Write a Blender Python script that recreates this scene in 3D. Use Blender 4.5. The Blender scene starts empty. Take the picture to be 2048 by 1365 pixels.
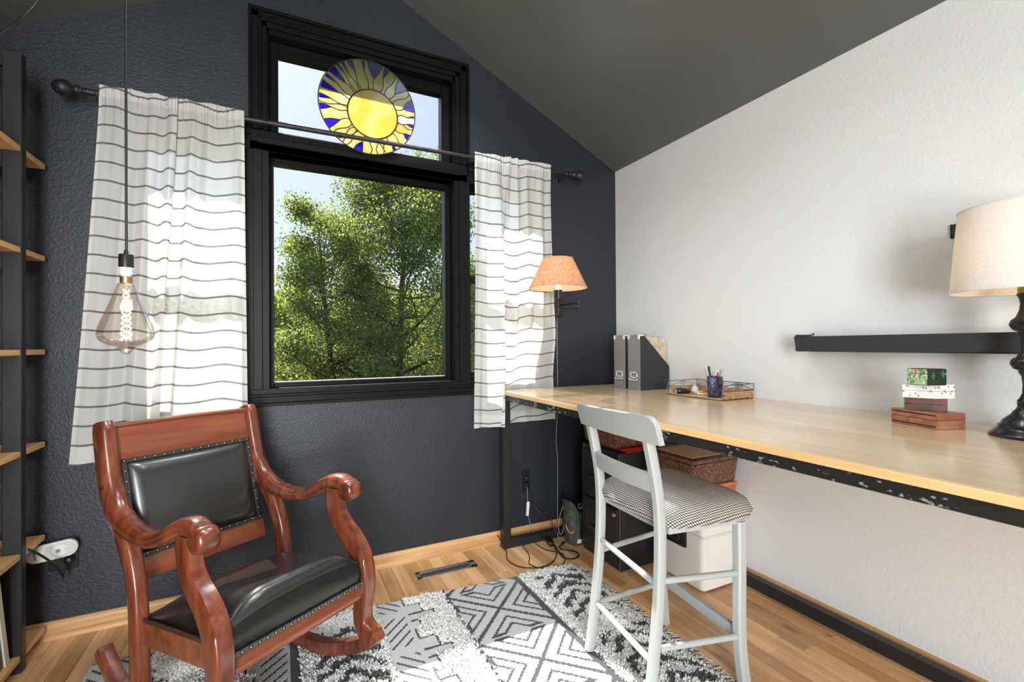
import bpy, bmesh, math, random
import numpy as np
from mathutils import Vector, Matrix

random.seed(7); rng = np.random.default_rng(7)
SC = bpy.context.scene
COL = SC.collection
PI = math.pi

# ------------------------------------------------------------------ camera
F_PX, YAW, PITCH, ROLL, CAM_H = 931.24, 0.460237, 0.0062972, -0.0065227, 1.2
def _cam_matrix():
    cy, sy, cp, sp = math.cos(YAW), math.sin(YAW), math.cos(PITCH), math.sin(PITCH)
    f = Vector((sy*cp, cy*cp, sp)); r = Vector((cy, -sy, 0)); u = r.cross(f)
    r2 = r*math.cos(ROLL) + u*math.sin(ROLL); u2 = -r*math.sin(ROLL) + u*math.cos(ROLL)
    m = Matrix((r2, u2, -f)).transposed().to_4x4(); m.translation = Vector((0, 0, CAM_H)); return m
cd = bpy.data.cameras.new('camera'); cam = bpy.data.objects.new('camera', cd); COL.objects.link(cam)
cam.matrix_world = _cam_matrix(); cd.sensor_fit = 'HORIZONTAL'; cd.sensor_width = 36
cd.lens = F_PX*36/2048; cd.clip_start = 0.02; cd.clip_end = 300
SC.camera = cam

# ------------------------------------------------------------------ light
SC.view_settings.view_transform = 'Standard'; SC.view_settings.look = 'None'
SC.view_settings.gamma = 1; SC.view_settings.use_curve_mapping = False
SC.view_settings.exposure = 0.0
W = bpy.data.worlds.new('sky'); SC.world = W; W.use_nodes = True
wn = W.node_tree; wn.nodes.clear()
sky = wn.nodes.new('ShaderNodeTexSky'); sky.sky_type = 'NISHITA'; sky.sun_disc = False
SUN = Vector((0.2, -1, -1.136)).normalized()
sky.sun_elevation = math.asin(-SUN.z); sky.sun_rotation = math.atan2(-SUN.x, -SUN.y)
sky.air_density = 1.0; sky.dust_density = 1.2; sky.ozone_density = 1.5
bg = wn.nodes.new('ShaderNodeBackground'); bg.inputs[1].default_value = 0.155
out = wn.nodes.new('ShaderNodeOutputWorld')
mixs = wn.nodes.new('ShaderNodeMixRGB'); mixs.blend_type = 'MIX'; mixs.inputs[0].default_value = 0.35
mixs.inputs[2].default_value = (4.6, 5.4, 6.4, 1)
wn.links.new(sky.outputs[0], mixs.inputs[1]); wn.links.new(mixs.outputs[0], bg.inputs[0]); wn.links.new(bg.outputs[0], out.inputs[0])

def add_sun():
    l = bpy.data.lights.new('sun', 'SUN'); l.energy = 14; l.angle = 0.009; l.color = (1, .95, .86)
    o = bpy.data.objects.new('sun', l); COL.objects.link(o)
    o.rotation_euler = SUN.to_track_quat('-Z', 'Y').to_euler(); o.location = (0, 12, 14)
add_sun()
def area(name, loc, aim, sx, sy, power, col):
    l = bpy.data.lights.new(name, 'AREA'); l.shape = 'RECTANGLE'; l.size = sx; l.size_y = sy; l.energy = power; l.color = col
    o = bpy.data.objects.new(name, l); COL.objects.link(o); o.location = loc
    o.rotation_euler = (Vector(aim)-Vector(loc)).to_track_quat('-Z', 'Y').to_euler(); return o
area('rear_fill_light', (-0.66, -2.22, 1.15), (0.9, 2.4, 0.55), 1.1, 1.9, 205, (0.93, 0.975, 1.0))  # unseen cool fill added behind the camera to brighten the room
for _x, _y, _p in ((.15, 1.45, 11), (.90, 1.0, 7), (.75, 2.12, 7)):
    area('overhead_fill', (_x, _y, 2.78), (_x+.05, _y+.12, 0), .35, .35, _p, (.97, .99, 1)).data.spread = math.radians(125)  # unseen fills added overhead to lift floor, rug and desk
area('rear_upper_fill', (-0.62, -1.25, 2.55), (0.6, 0.5, 0.6), .8, .8, 28, (.97, .99, 1))  # second unseen fill, added high at the rear for general brightness

# ------------------------------------------------------------------ node helpers
def mat(name):
    m = bpy.data.materials.new(name); m.use_nodes = True; return m, m.node_tree, m.node_tree.nodes['Principled BSDF']
def N(t, k, **kw):
    n = t.nodes.new(k)
    for a, b in kw.items(): setattr(n, a, b)
    return n
def ramp(t, stops, interp='LINEAR'):
    r = t.nodes.new('ShaderNodeValToRGB'); r.color_ramp.interpolation = interp
    e = r.color_ramp.elements
    while len(e) < len(stops): e.new(0.5)
    for i, (p, c) in enumerate(stops): e[i].position = p; e[i].color = (*c, 1)
    return r
def coords(t, scale=(1, 1, 1), kind='Object', rot=(0, 0, 0)):
    tc = N(t, 'ShaderNodeTexCoord'); mp = N(t, 'ShaderNodeMapping'); mp.inputs['Scale'].default_value = scale
    mp.inputs['Rotation'].default_value = rot
    t.links.new(tc.outputs[kind], mp.inputs[0]); return mp.outputs[0]
def bump(t, b, h, strength, dist=0.002):
    n = N(t, 'ShaderNodeBump'); n.inputs['Strength'].default_value = strength; n.inputs['Distance'].default_value = dist
    t.links.new(h, n.inputs['Height']); t.links.new(n.outputs[0], b.inputs['Normal'])
def plain(name, col, rough=.5, metal=0, spec=.5, coat=0, noise=0, nscale=8, bmp=0, bscale=200):
    m, t, b = mat(name)
    b.inputs['Base Color'].default_value = (*col, 1); b.inputs['Roughness'].default_value = rough
    b.inputs['Metallic'].default_value = metal; b.inputs['Specular IOR Level'].default_value = spec
    b.inputs['Coat Weight'].default_value = coat; b.inputs['Coat Roughness'].default_value = .2 if 'leather' in name else .03
    if noise:
        n = N(t, 'ShaderNodeTexNoise'); n.inputs['Scale'].default_value = nscale; n.inputs['Detail'].default_value = 4
        t.links.new(coords(t), n.inputs['Vector'])
        r = ramp(t, [(.3, tuple(c*(1-noise) for c in col)), (.7, tuple(min(1, c*(1+noise)) for c in col))])
        t.links.new(n.outputs[0], r.inputs[0]); t.links.new(r.outputs[0], b.inputs['Base Color'])
    if bmp:
        n = N(t, 'ShaderNodeTexNoise'); n.inputs['Scale'].default_value = bscale; n.inputs['Detail'].default_value = 3
        t.links.new(coords(t), n.inputs['Vector']); bump(t, b, n.outputs[0], bmp)
    return m
def wall_paint(name, col, rough, strength, spec=.5):
    m, t, b = mat(name); b.inputs['Base Color'].default_value = (*col, 1); b.inputs['Roughness'].default_value = rough
    b.inputs['Specular IOR Level'].default_value = spec
    c = coords(t)
    n = N(t, 'ShaderNodeTexNoise'); n.inputs['Scale'].default_value = 85; n.inputs['Detail'].default_value = 4; n.inputs['Distortion'].default_value = .6
    t.links.new(c, n.inputs['Vector'])
    r = ramp(t, [(.42, (0, 0, 0)), (.62, (1, 1, 1))]); t.links.new(n.outputs[0], r.inputs[0])
    bump(t, b, r.outputs[0], strength, .0025); return m
def wood(name, dark, mid, light, axis=0, rough=.35, scale=14, coat=.0, rnd=0.0, spec=.5, knots=False):
    m, t, b = mat(name)
    s = [scale*3, scale*3, scale*3]; s[axis] = scale*.22
    c = coords(t, tuple(s))
    oi = N(t, 'ShaderNodeObjectInfo')
    ad = N(t, 'ShaderNodeVectorMath', operation='ADD'); sc = N(t, 'ShaderNodeVectorMath', operation='SCALE')
    cb = N(t, 'ShaderNodeCombineXYZ')
    for k in range(3): t.links.new(oi.outputs['Random'], cb.inputs[k])
    t.links.new(cb.outputs[0], sc.inputs[0]); sc.inputs[3].default_value = 57
    t.links.new(c, ad.inputs[0]); t.links.new(sc.outputs[0], ad.inputs[1])
    n = N(t, 'ShaderNodeTexNoise'); n.inputs['Scale'].default_value = .6; n.inputs['Detail'].default_value = 8
    n.inputs['Roughness'].default_value = .62; n.inputs['Distortion'].default_value = .7
    t.links.new(ad.outputs[0], n.inputs['Vector'])
    r = ramp(t, [(.3, dark), (.5, mid), (.68, light)]); t.links.new(n.outputs[0], r.inputs[0])
    last = r.outputs[0]
    if knots:
        s2 = [9, 9, 9]; s2[axis] = 3.2
        c2 = coords(t, tuple(s2)); a2 = N(t, 'ShaderNodeVectorMath', operation='ADD')
        t.links.new(c2, a2.inputs[0]); t.links.new(sc.outputs[0], a2.inputs[1])
        v = N(t, 'ShaderNodeTexVoronoi'); v.inputs['Scale'].default_value = .75; t.links.new(a2.outputs[0], v.inputs['Vector'])
        kr = ramp(t, [(.0, (.28, .2, .15)), (.06, (.5, .42, .36)), (.13, (1, 1, 1))]); t.links.new(v.outputs['Distance'], kr.inputs[0])
        mm = N(t, 'ShaderNodeMixRGB'); mm.blend_type = 'MULTIPLY'; mm.inputs[0].default_value = .75
        t.links.new(last, mm.inputs[1]); t.links.new(kr.outputs[0], mm.inputs[2]); last = mm.outputs[0]
    if rnd:
        rr = ramp(t, [(0, (1-rnd, 1-rnd*1.15, 1-rnd*1.4)), (.5, (1, 1, 1)), (1, (1+rnd*.5, 1+rnd*.5, 1+rnd*.5))]); t.links.new(oi.outputs['Random'], rr.inputs[0])
        mm = N(t, 'ShaderNodeMixRGB'); mm.blend_type = 'MULTIPLY'; mm.inputs[0].default_value = 1
        t.links.new(last, mm.inputs[1]); t.links.new(rr.outputs[0], mm.inputs[2]); last = mm.outputs[0]
    t.links.new(last, b.inputs['Base Color']); b.inputs['Roughness'].default_value = rough
    b.inputs['Coat Weight'].default_value = coat; b.inputs['Coat Roughness'].default_value = .12; b.inputs['Specular IOR Level'].default_value = spec
    bump(t, b, n.outputs[0], .12, .001)
    return m

# ------------------------------------------------------------------ materials
M = {}
M['navy'] = wall_paint('charcoal_navy_paint', (.0168, .0200, .0268), .46, .22)
M['navy_ceiling'] = wall_paint('charcoal_ceiling_paint', (.098, .104, .102), .36, .08)
M['white_wall'] = wall_paint('pale_grey_paint', (.68, .685, .675), .7, .22)
M['black_trim'] = plain('black_gloss_trim', (.006, .006, .006), .40, spec=.12)
M['black_metal'] = plain('black_iron', (.018, .018, .02), .42, metal=.2, noise=.2)
M['rod'] = plain('dark_bronze', (.030, .028, .032), .45, metal=.5, noise=.35, nscale=40)
M['oak_floor'] = wood('oak_floorboards', (.46, .235, .095), (.68, .40, .19), (.80, .53, .28), 1, .30, 9, coat=.12, rnd=.26, knots=True)
M['oak_trim'] = wood('oak_trim', (.42, .21, .085), (.56, .31, .14), (.68, .41, .20), 0, .35, 12)
M['oak_trim_y'] = wood('oak_trim_y', (.42, .21, .085), (.56, .31, .14), (.68, .41, .20), 1, .35, 12)
M['pine'] = wood('pine_shelf', (.50, .27, .11), (.62, .36, .155), (.72, .45, .22), 1, .35, 10)
M['desk'] = wood('varnished_maple', (.54, .37, .21), (.63, .46, .28), (.71, .54, .35), 1, .22, 7, coat=.35)
M['desk_edge'] = wood('maple_edge', (.60, .37, .16), (.72, .47, .22), (.80, .56, .30), 1, .35, 9)
M['mahogany'] = wood('mahogany', (.065, .014, .007), (.15, .034, .015), (.245, .066, .029), 2, .27, 10, coat=.35)
M['mahogany_x'] = wood('mahogany_rail', (.10, .024, .010), (.19, .048, .020), (.29, .080, .034), 0, .28, 12, coat=.35)
M['grey_paint'] = plain('grey_satin_paint', (.40, .42, .41), .30, coat=.1, bmp=.08, bscale=60)
M['leather'] = plain('black_leather', (.010, .011, .011), .36, spec=.6, coat=.6, bmp=.12, bscale=110)
M['chrome'] = plain('chrome', (.75, .75, .74), .2, metal=1)
M['nickel'] = plain('bright_nickel', (.82, .82, .81), .35, metal=.2)
M['steel'] = plain('brushed_steel', (.45, .43, .40), .35, metal=.9)
M['stud'] = plain('antique_brass_stud', (.23, .17, .11), .3, metal=1)
M['brass'] = plain('aged_brass', (.38, .28, .13), .4, metal=.9)
M['white_plastic'] = plain('white_plastic', (.78, .78, .76), .4)
M['cooler'] = plain('white_moulded_plastic', (.80, .78, .74), .45)
M['black_plastic'] = plain('black_plastic', (.012, .012, .013), .35)
M['cabinet'] = plain('black_enamel', (.016, .017, .021), .38, bmp=.1, bscale=400)
M['lamp_dark'] = plain('dark_pewter', (.028, .026, .028), .32, metal=.65, coat=.2)
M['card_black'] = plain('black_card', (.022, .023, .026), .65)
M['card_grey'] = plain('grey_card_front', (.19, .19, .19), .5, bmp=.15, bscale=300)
M['kraft'] = plain('kraft_paper', (.52, .42, .30), .8, noise=.25, nscale=30)
M['red'] = plain('red_folder', (.45, .02, .025), .45)
M['orange'] = plain('orange_rattan', (.55, .17, .06), .55, noise=.2, nscale=40, bmp=.5, bscale=90)
M['grey_cable'] = plain('grey_wire', (.32, .32, .32), .5)
M['canvas'] = plain('olive_grey_canvas', (.075, .078, .060), .85, noise=.35, nscale=35, bmp=.5, bscale=120)
M['paper'] = plain('cream_paper', (.62, .58, .47), .7, noise=.12, nscale=6)
M['dark_book'] = plain('slate_book_cover', (.05, .06, .07), .5)

def glass_thin(name, tint=(1, 1, 1), refl=.02):
    m = bpy.data.materials.new(name); m.use_nodes = True; t = m.node_tree; t.nodes.clear()
    tr = N(t, 'ShaderNodeBsdfTransparent'); tr.inputs[0].default_value = (*tint, 1)
    gl = N(t, 'ShaderNodeBsdfGlossy'); gl.inputs['Roughness'].default_value = .02
    lw = N(t, 'ShaderNodeLayerWeight'); lw.inputs[0].default_value = .25
    mu = N(t, 'ShaderNodeMath', operation='MULTIPLY_ADD'); mu.inputs[1].default_value = .18 if refl < .1 else .5; mu.inputs[2].default_value = refl*.4
    t.links.new(lw.outputs['Fresnel'], mu.inputs[0])
    mx = N(t, 'ShaderNodeMixShader'); t.links.new(mu.outputs[0], mx.inputs[0]); t.links.new(tr.outputs[0], mx.inputs[1]); t.links.new(gl.outputs[0], mx.inputs[2])
    o = N(t, 'ShaderNodeOutputMaterial'); t.links.new(mx.outputs[0], o.inputs[0]); return m
M['glass'] = glass_thin('window_glass')
M['bulb_glass'] = glass_thin('amber_bulb_glass', (1, .965, .90), .10)

def sheer(name, col, stripe, transp, trans, spacing=None, voff=0.0):
    m = bpy.data.materials.new(name); m.use_nodes = True; t = m.node_tree; t.nodes.clear()
    df = N(t, 'ShaderNodeBsdfDiffuse'); tl = N(t, 'ShaderNodeBsdfTranslucent'); tp = N(t, 'ShaderNodeBsdfTransparent')
    uv = N(t, 'ShaderNodeUVMap'); sp = N(t, 'ShaderNodeSeparateXYZ'); t.links.new(uv.outputs[0], sp.inputs[0])
    a = N(t, 'ShaderNodeMath', operation='ADD'); a.inputs[1].default_value = voff; t.links.new(sp.outputs[1], a.inputs[0])
    d = N(t, 'ShaderNodeMath', operation='DIVIDE'); d.inputs[1].default_value = spacing; t.links.new(a.outputs[0], d.inputs[0])
    fr = N(t, 'ShaderNodeMath', operation='FRACT'); t.links.new(d.outputs[0], fr.inputs[0])
    lt = N(t, 'ShaderNodeMath', operation='LESS_THAN'); lt.inputs[1].default_value = .105; t.links.new(fr.outputs[0], lt.inputs[0])
    # the woven stripe is a row of slanting dashes
    dg = N(t, 'ShaderNodeMath', operation='MULTIPLY_ADD'); dg.inputs[1].default_value = 1.6; t.links.new(sp.outputs[1], dg.inputs[0]); t.links.new(sp.outputs[0], dg.inputs[2])
    dd = N(t, 'ShaderNodeMath', operation='DIVIDE'); dd.inputs[1].default_value = .0052; t.links.new(dg.outputs[0], dd.inputs[0])
    f2 = N(t, 'ShaderNodeMath', operation='FRACT'); t.links.new(dd.outputs[0], f2.inputs[0])
    l2 = N(t, 'ShaderNodeMath', operation='LESS_THAN'); l2.inputs[1].default_value = .74; t.links.new(f2.outputs[0], l2.inputs[0])
    st = N(t, 'ShaderNodeMath', operation='MULTIPLY'); t.links.new(lt.outputs[0], st.inputs[0]); t.links.new(l2.outputs[0], st.inputs[1])
    mc = N(t, 'ShaderNodeMixRGB'); mc.inputs[1].default_value = (*col, 1); mc.inputs[2].default_value = (*stripe, 1); t.links.new(st.outputs[0], mc.inputs[0])
    t.links.new(mc.outputs[0], df.inputs[0]); t.links.new(mc.outputs[0], tl.inputs[0])
    m1 = N(t, 'ShaderNodeMixShader'); m1.inputs[0].default_value = trans; t.links.new(df.outputs[0], m1.inputs[1]); t.links.new(tl.outputs[0], m1.inputs[2])
    at = N(t, 'ShaderNodeAttribute'); at.attribute_name = 'hem'
    # weave: transparency falls to zero in hems and stripes
    s1 = N(t, 'ShaderNodeMath', operation='MAXIMUM'); t.links.new(st.outputs[0], s1.inputs[0]); t.links.new(at.outputs['Fac'], s1.inputs[1])
    tf = N(t, 'ShaderNodeMath', operation='MULTIPLY_ADD'); tf.inputs[1].default_value = -transp; tf.inputs[2].default_value = transp; t.links.new(s1.outputs[0], tf.inputs[0])
    m2 = N(t, 'ShaderNodeMixShader'); t.links.new(tf.outputs[0], m2.inputs[0]); t.links.new(m1.outputs[0], m2.inputs[1]); t.links.new(tp.outputs[0], m2.inputs[2])
    o = N(t, 'ShaderNodeOutputMaterial'); t.links.new(m2.outputs[0], o.inputs[0]); return m
M['curtain'] = sheer('sheer_striped_cotton', (.86, .855, .83), (.035, .035, .037), .17, .46, .0770, 0.0)

def shade_mat(name, col, trans, speck=0):
    m = bpy.data.materials.new(name); m.use_nodes = True; t = m.node_tree; t.nodes.clear()
    df = N(t, 'ShaderNodeBsdfDiffuse'); tl = N(t, 'ShaderNodeBsdfTranslucent')
    n = N(t, 'ShaderNodeTexNoise'); n.inputs['Scale'].default_value = 170; n.inputs['Detail'].default_value = 3; t.links.new(coords(t), n.inputs['Vector'])
    r = ramp(t, [(.35, tuple(c*(1-speck) for c in col)), (.65, tuple(min(1, c*(1+speck)) for c in col))]); t.links.new(n.outputs[0], r.inputs[0])
    t.links.new(r.outputs[0], df.inputs[0]); t.links.new(r.outputs[0], tl.inputs[0])
    mx = N(t, 'ShaderNodeMixShader'); mx.inputs[0].default_value = trans; t.links.new(df.outputs[0], mx.inputs[1]); t.links.new(tl.outputs[0], mx.inputs[2])
    o = N(t, 'ShaderNodeOutputMaterial'); t.links.new(mx.outputs[0], o.inputs[0]); return m
M['peach_shade'] = shade_mat('peach_paper_shade', (.70, .40, .26), .5, .32)
M['shade_lining'] = shade_mat('cream_shade_lining', (.80, .72, .58), .5, .02)
M['white_shade'] = shade_mat('white_linen_shade', (.86, .84, .85), .5, .04)
def emit(name, col, s):
    m = bpy.data.materials.new(name); m.use_nodes = True; t = m.node_tree; t.nodes.clear()
    e = N(t, 'ShaderNodeEmission'); e.inputs[0].default_value = (*col, 1); e.inputs[1].default_value = s
    o = N(t, 'ShaderNodeOutputMaterial'); t.links.new(e.outputs[0], o.inputs[0]); return m
M['filament'] = emit('glowing_filament', (1, .80, .52), 14)
M['lit_bulb'] = emit('lit_bulb', (1, .78, .50), 14)

def weave_mat(name, dark, mid, light, s=(250, 250, 250)):
    m, t, b = mat(name); b.inputs['Roughness'].default_value = .45; b.inputs['Coat Weight'].default_value = .15
    c = coords(t)
    def wv(ph, direction):
        w = N(t, 'ShaderNodeTexWave', bands_direction=direction); w.inputs['Scale'].default_value = s[0]/6.3; w.inputs['Distortion'].default_value = .8
        w.inputs['Detail'].default_value = 1; t.links.new(c, w.inputs['Vector']); return w
    a = wv(0, 'DIAGONAL'); z = wv(0, 'Z')
    mx = N(t, 'ShaderNodeMath', operation='MULTIPLY'); t.links.new(a.outputs['Fac'], mx.inputs[0]); t.links.new(z.outputs['Fac'], mx.inputs[1])
    n = N(t, 'ShaderNodeTexNoise'); n.inputs['Scale'].default_value = 60; t.links.new(c, n.inputs['Vector'])
    ad = N(t, 'ShaderNodeMath', operation='MULTIPLY_ADD'); ad.inputs[1].default_value = .75; t.links.new(n.outputs[0], ad.inputs[0]); 
    hf = N(t, 'ShaderNodeMath', operation='MULTIPLY'); hf.inputs[1].default_value = .7; t.links.new(mx.outputs[0], hf.inputs[0]); t.links.new(hf.outputs[0], ad.inputs[2])
    r = ramp(t, [(.3, dark), (.55, mid), (.85, light)]); t.links.new(ad.outputs[0], r.inputs[0]); t.links.new(r.outputs[0], b.inputs['Base Color'])
    bump(t, b, mx.outputs[0], .9, .003); return m
M['wicker'] = weave_mat('dark_wicker', (.035, .012, .006), (.17, .065, .032), (.42, .22, .13))

def flecked(name):      # black steel bar with worn pale flecks
    m, t, b = mat(name); b.inputs['Roughness'].default_value = .4
    n = N(t, 'ShaderNodeTexNoise'); n.inputs['Scale'].default_value = 95; n.inputs['Detail'].default_value = 5; t.links.new(coords(t, (1, .6, 1)), n.inputs['Vector'])
    n2 = N(t, 'ShaderNodeTexNoise'); n2.inputs['Scale'].default_value = 4.5; t.links.new(coords(t), n2.inputs['Vector'])
    mu = N(t, 'ShaderNodeMath', operation='MULTIPLY'); t.links.new(n.outputs[0], mu.inputs[0]); t.links.new(n2.outputs[0], mu.inputs[1])
    r = ramp(t, [(.298, (.012, .012, .011)), (.325, (.22, .22, .21))]); t.links.new(mu.outputs[0], r.inputs[0]); t.links.new(r.outputs[0], b.inputs['Base Color']); return m
M['flecked'] = flecked('worn_black_steel')

def woven_seat():
    m, t, b = mat('woven_check_fabric'); b.inputs['Roughness'].default_value = .9
    c = coords(t); sp = N(t, 'ShaderNodeSeparateXYZ'); t.links.new(c, sp.inputs[0])
    def s(i, extra=None):
        a = N(t, 'ShaderNodeMath', operation='MULTIPLY'); a.inputs[1].default_value = 2*PI/.0098; t.links.new(sp.outputs[i], a.inputs[0])
        q = a.outputs[0]
        if extra is not None:
            e = N(t, 'ShaderNodeMath', operation='MULTIPLY_ADD'); e.inputs[1].default_value = 2*PI/.0098; t.links.new(sp.outputs[extra], e.inputs[0]); t.links.new(q, e.inputs[2]); q = e.outputs[0]
        f = N(t, 'ShaderNodeMath', operation='SINE'); t.links.new(q, f.inputs[0]); return f.outputs[0]
    p = N(t, 'ShaderNodeMath', operation='ADD'); t.links.new(s(0, 2), p.inputs[0]); t.links.new(s(1, 2), p.inputs[1])
    r = ramp(t, [(.22, (.075, .062, .055)), (.55, (.56, .555, .52))]); 
    mr = N(t, 'ShaderNodeMath', operation='MULTIPLY_ADD'); mr.inputs[1].default_value = .35; mr.inputs[2].default_value = .3; t.links.new(p.outputs[0], mr.inputs[0])
    t.links.new(mr.outputs[0], r.inputs[0]); t.links.new(r.outputs[0], b.inputs['Base Color']); bump(t, b, mr.outputs[0], .5, .002); return m
M['check'] = woven_seat()

def vcol(name, rough=.95, fine=True):
    m, t, b = mat(name); b.inputs['Roughness'].default_value = rough; b.inputs['Specular IOR Level'].default_value = .15
    a = N(t, 'ShaderNodeVertexColor'); a.layer_name = 'col'; t.links.new(a.outputs[0], b.inputs['Base Color'])
    if fine:
        w = N(t, 'ShaderNodeTexWave', bands_direction='Y'); w.inputs['Scale'].default_value = 32; t.links.new(coords(t), w.inputs['Vector'])
        w2 = N(t, 'ShaderNodeTexWave', bands_direction='X'); w2.inputs['Scale'].default_value = 32; t.links.new(coords(t), w2.inputs['Vector'])
        mu = N(t, 'ShaderNodeMath', operation='ADD'); t.links.new(w.outputs['Fac'], mu.inputs[0]); t.links.new(w2.outputs['Fac'], mu.inputs[1]); bump(t, b, mu.outputs[0], .5, .002)
    return m
M['rug'] = vcol('flatwoven_wool'); M['yarn'] = vcol('tufted_yarn', 1, False)

def stained(name, c1, c2, tr, scale=5):
    m = bpy.data.materials.new(name); m.use_nodes = True; t = m.node_tree; t.nodes.clear()
    n = N(t, 'ShaderNodeTexNoise'); n.inputs['Scale'].default_value = scale; n.inputs['Detail'].default_value = 3; n.inputs['Distortion'].default_value = 1.2; t.links.new(coords(t), n.inputs['Vector'])
    r = ramp(t, [(.35, c1), (.65, c2)]); t.links.new(n.outputs[0], r.inputs[0])
    tl = N(t, 'ShaderNodeBsdfTranslucent'); tp = N(t, 'ShaderNodeBsdfTransparent'); gl = N(t, 'ShaderNodeBsdfGlossy'); gl.inputs['Roughness'].default_value = .15
    t.links.new(r.outputs[0], tl.inputs[0]); t.links.new(r.outputs[0], tp.inputs[0])
    m1 = N(t, 'ShaderNodeMixShader'); m1.inputs[0].default_value = tr; t.links.new(tl.outputs[0], m1.inputs[1]); t.links.new(tp.outputs[0], m1.inputs[2])
    m2 = N(t, 'ShaderNodeMixShader'); m2.inputs[0].default_value = .04; t.links.new(m1.outputs[0], m2.inputs[1]); t.links.new(gl.outputs[0], m2.inputs[2])
    o = N(t, 'ShaderNodeOutputMaterial'); t.links.new(m2.outputs[0], o.inputs[0]); return m
M['sun_glass'] = stained('amber_opal_glass', (.74, .60, .20), (.84, .76, .46), .22, 6)
M['ray_glass'] = stained('yellow_opal_glass', (.66, .58, .25), (.80, .76, .52), .3, 7)
M['clear_ray'] = stained('pale_clear_glass', (.72, .72, .70), (.80, .80, .78), .6, 4)
M['violet_glass'] = stained('violet_glass', (.08, .03, .55), (.14, .06, .70), .5, 8)
M['lead'] = plain('lead_came', (.02, .018, .014), .5, metal=.3)

def leafm(name, a, b_, tr=.5):
    m = bpy.data.materials.new(name); m.use_nodes = True; t = m.node_tree; t.nodes.clear()
    g = N(t, 'ShaderNodeNewGeometry'); r = ramp(t, [(0, a), (1, b_)]); t.links.new(g.outputs['Random Per Island'], r.inputs[0])
    df = N(t, 'ShaderNodeBsdfPrincipled'); df.inputs['Roughness'].default_value = .6; t.links.new(r.outputs[0], df.inputs['Base Color'])
    tl = N(t, 'ShaderNodeBsdfTranslucent'); hs = N(t, 'ShaderNodeMixRGB'); hs.blend_type = 'MULTIPLY'; hs.inputs[0].default_value = 1; hs.inputs[2].default_value = (1.9, 1.85, .95, 1)
    t.links.new(r.outputs[0], hs.inputs[1]); t.links.new(hs.outputs[0], tl.inputs[0])
    mx = N(t, 'ShaderNodeMixShader'); mx.inputs[0].default_value = tr; t.links.new(df.outputs[0], mx.inputs[1]); t.links.new(tl.outputs[0], mx.inputs[2])
    o = N(t, 'ShaderNodeOutputMaterial'); t.links.new(mx.outputs[0], o.inputs[0]); return m
M['leaf_a'] = leafm('dark_green_leaf', (.070, .105, .035), (.26, .31, .12), .48)
M['leaf_b'] = leafm('bright_green_leaf', (.12, .175, .04), (.36, .41, .14), .52)
M['leaf_c'] = leafm('olive_leaf', (.10, .14, .05), (.28, .31, .14), .5)
M['bark'] = plain('bark', (.055, .042, .032), .9, noise=.4, nscale=12, bmp=.6, bscale=20)
M['grass'] = plain('meadow_ground', (.09, .15, .035), 1, noise=.5, nscale=3)

# ------------------------------------------------------------------ geometry helpers
def link(o):
    COL.objects.link(o); return o
def tag(o, label=None, cat=None, group=None, kind=None):
    if label: o['label'] = label
    if cat: o['category'] = cat
    if group: o['group'] = group
    if kind: o['kind'] = kind
    return o
def root(name, loc, label, cat, rz=0, group=None):
    o = bpy.data.objects.new(name, None); o.empty_display_size = .05; o.location = loc; o.rotation_euler = (0, 0, rz)
    link(o); tag(o, label, cat, group); o['_m'] = [0]; del o['_m']; return o
def wmat(o):
    m = Matrix.LocRotScale(o.location, o.rotation_euler, o.scale)
    return wmat(o.parent) @ m if o.parent else m
def obj(name, bm, material, parent=None, smooth=False, local=False, label=None):
    """one mesh object; bm is in world coordinates unless local."""
    me = bpy.data.meshes.new(name)
    o = bpy.data.objects.new(name, me)
    bm.normal_update()
    if parent is not None:
        o.parent = parent
        if not local: bm.transform(wmat(parent).inverted())
    else:
        # origin at the middle of the base
        xs = [v.co for v in bm.verts]
        if xs and not local:
            c = Vector(((min(v.x for v in xs)+max(v.x for v in xs))/2, (min(v.y for v in xs)+max(v.y for v in xs))/2, min(v.z for v in xs)))
            bm.transform(Matrix.Translation(-c)); o.location = c
    bm.to_mesh(me); bm.free()
    if smooth:
        me.shade_smooth() if smooth is True else (me.shade_smooth(), me.set_sharp_from_angle(angle=math.radians(smooth)))
    mats = material if isinstance(material, (list, tuple)) else [material]
    for m in mats: me.materials.append(m)
    link(o)
    if label: o['label'] = label
    return o
def struct(name, bm, m, parent=None, smooth=False):
    o = obj(name, bm, m, parent, smooth); 
    if parent is None: o['kind'] = 'structure'
    return o
def nb(): return bmesh.new()
def box(bm, a, b, bev=0, seg=2, mi=0, xf=None):
    a = Vector(a); b = Vector(b)
    r = bmesh.ops.create_cube(bm, size=1)
    vs = r['verts']; c = (a+b)/2; d = b-a
    for v in vs: v.co = Vector((c.x+v.co.x*d.x, c.y+v.co.y*d.y, c.z+v.co.z*d.z))
    fs = {f for v in vs for f in v.link_faces}
    if bev:
        es = {e for v in vs for e in v.link_edges}
        rr = bmesh.ops.bevel(bm, geom=list(es), offset=bev, segments=seg, profile=.5, affect='EDGES', clamp_overlap=True)
        fs = set(rr['faces']) | {f for f in fs if f.is_valid}
        vs = list({v for f in fs for v in f.verts})
    for f in fs: f.material_index = mi
    if xf is not None:
        for v in vs: v.co = xf @ v.co
    return vs
def BX(a, b, bev=0, seg=2, xf=None):
    bm = nb(); box(bm, a, b, bev, seg, xf=xf); return bm
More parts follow.
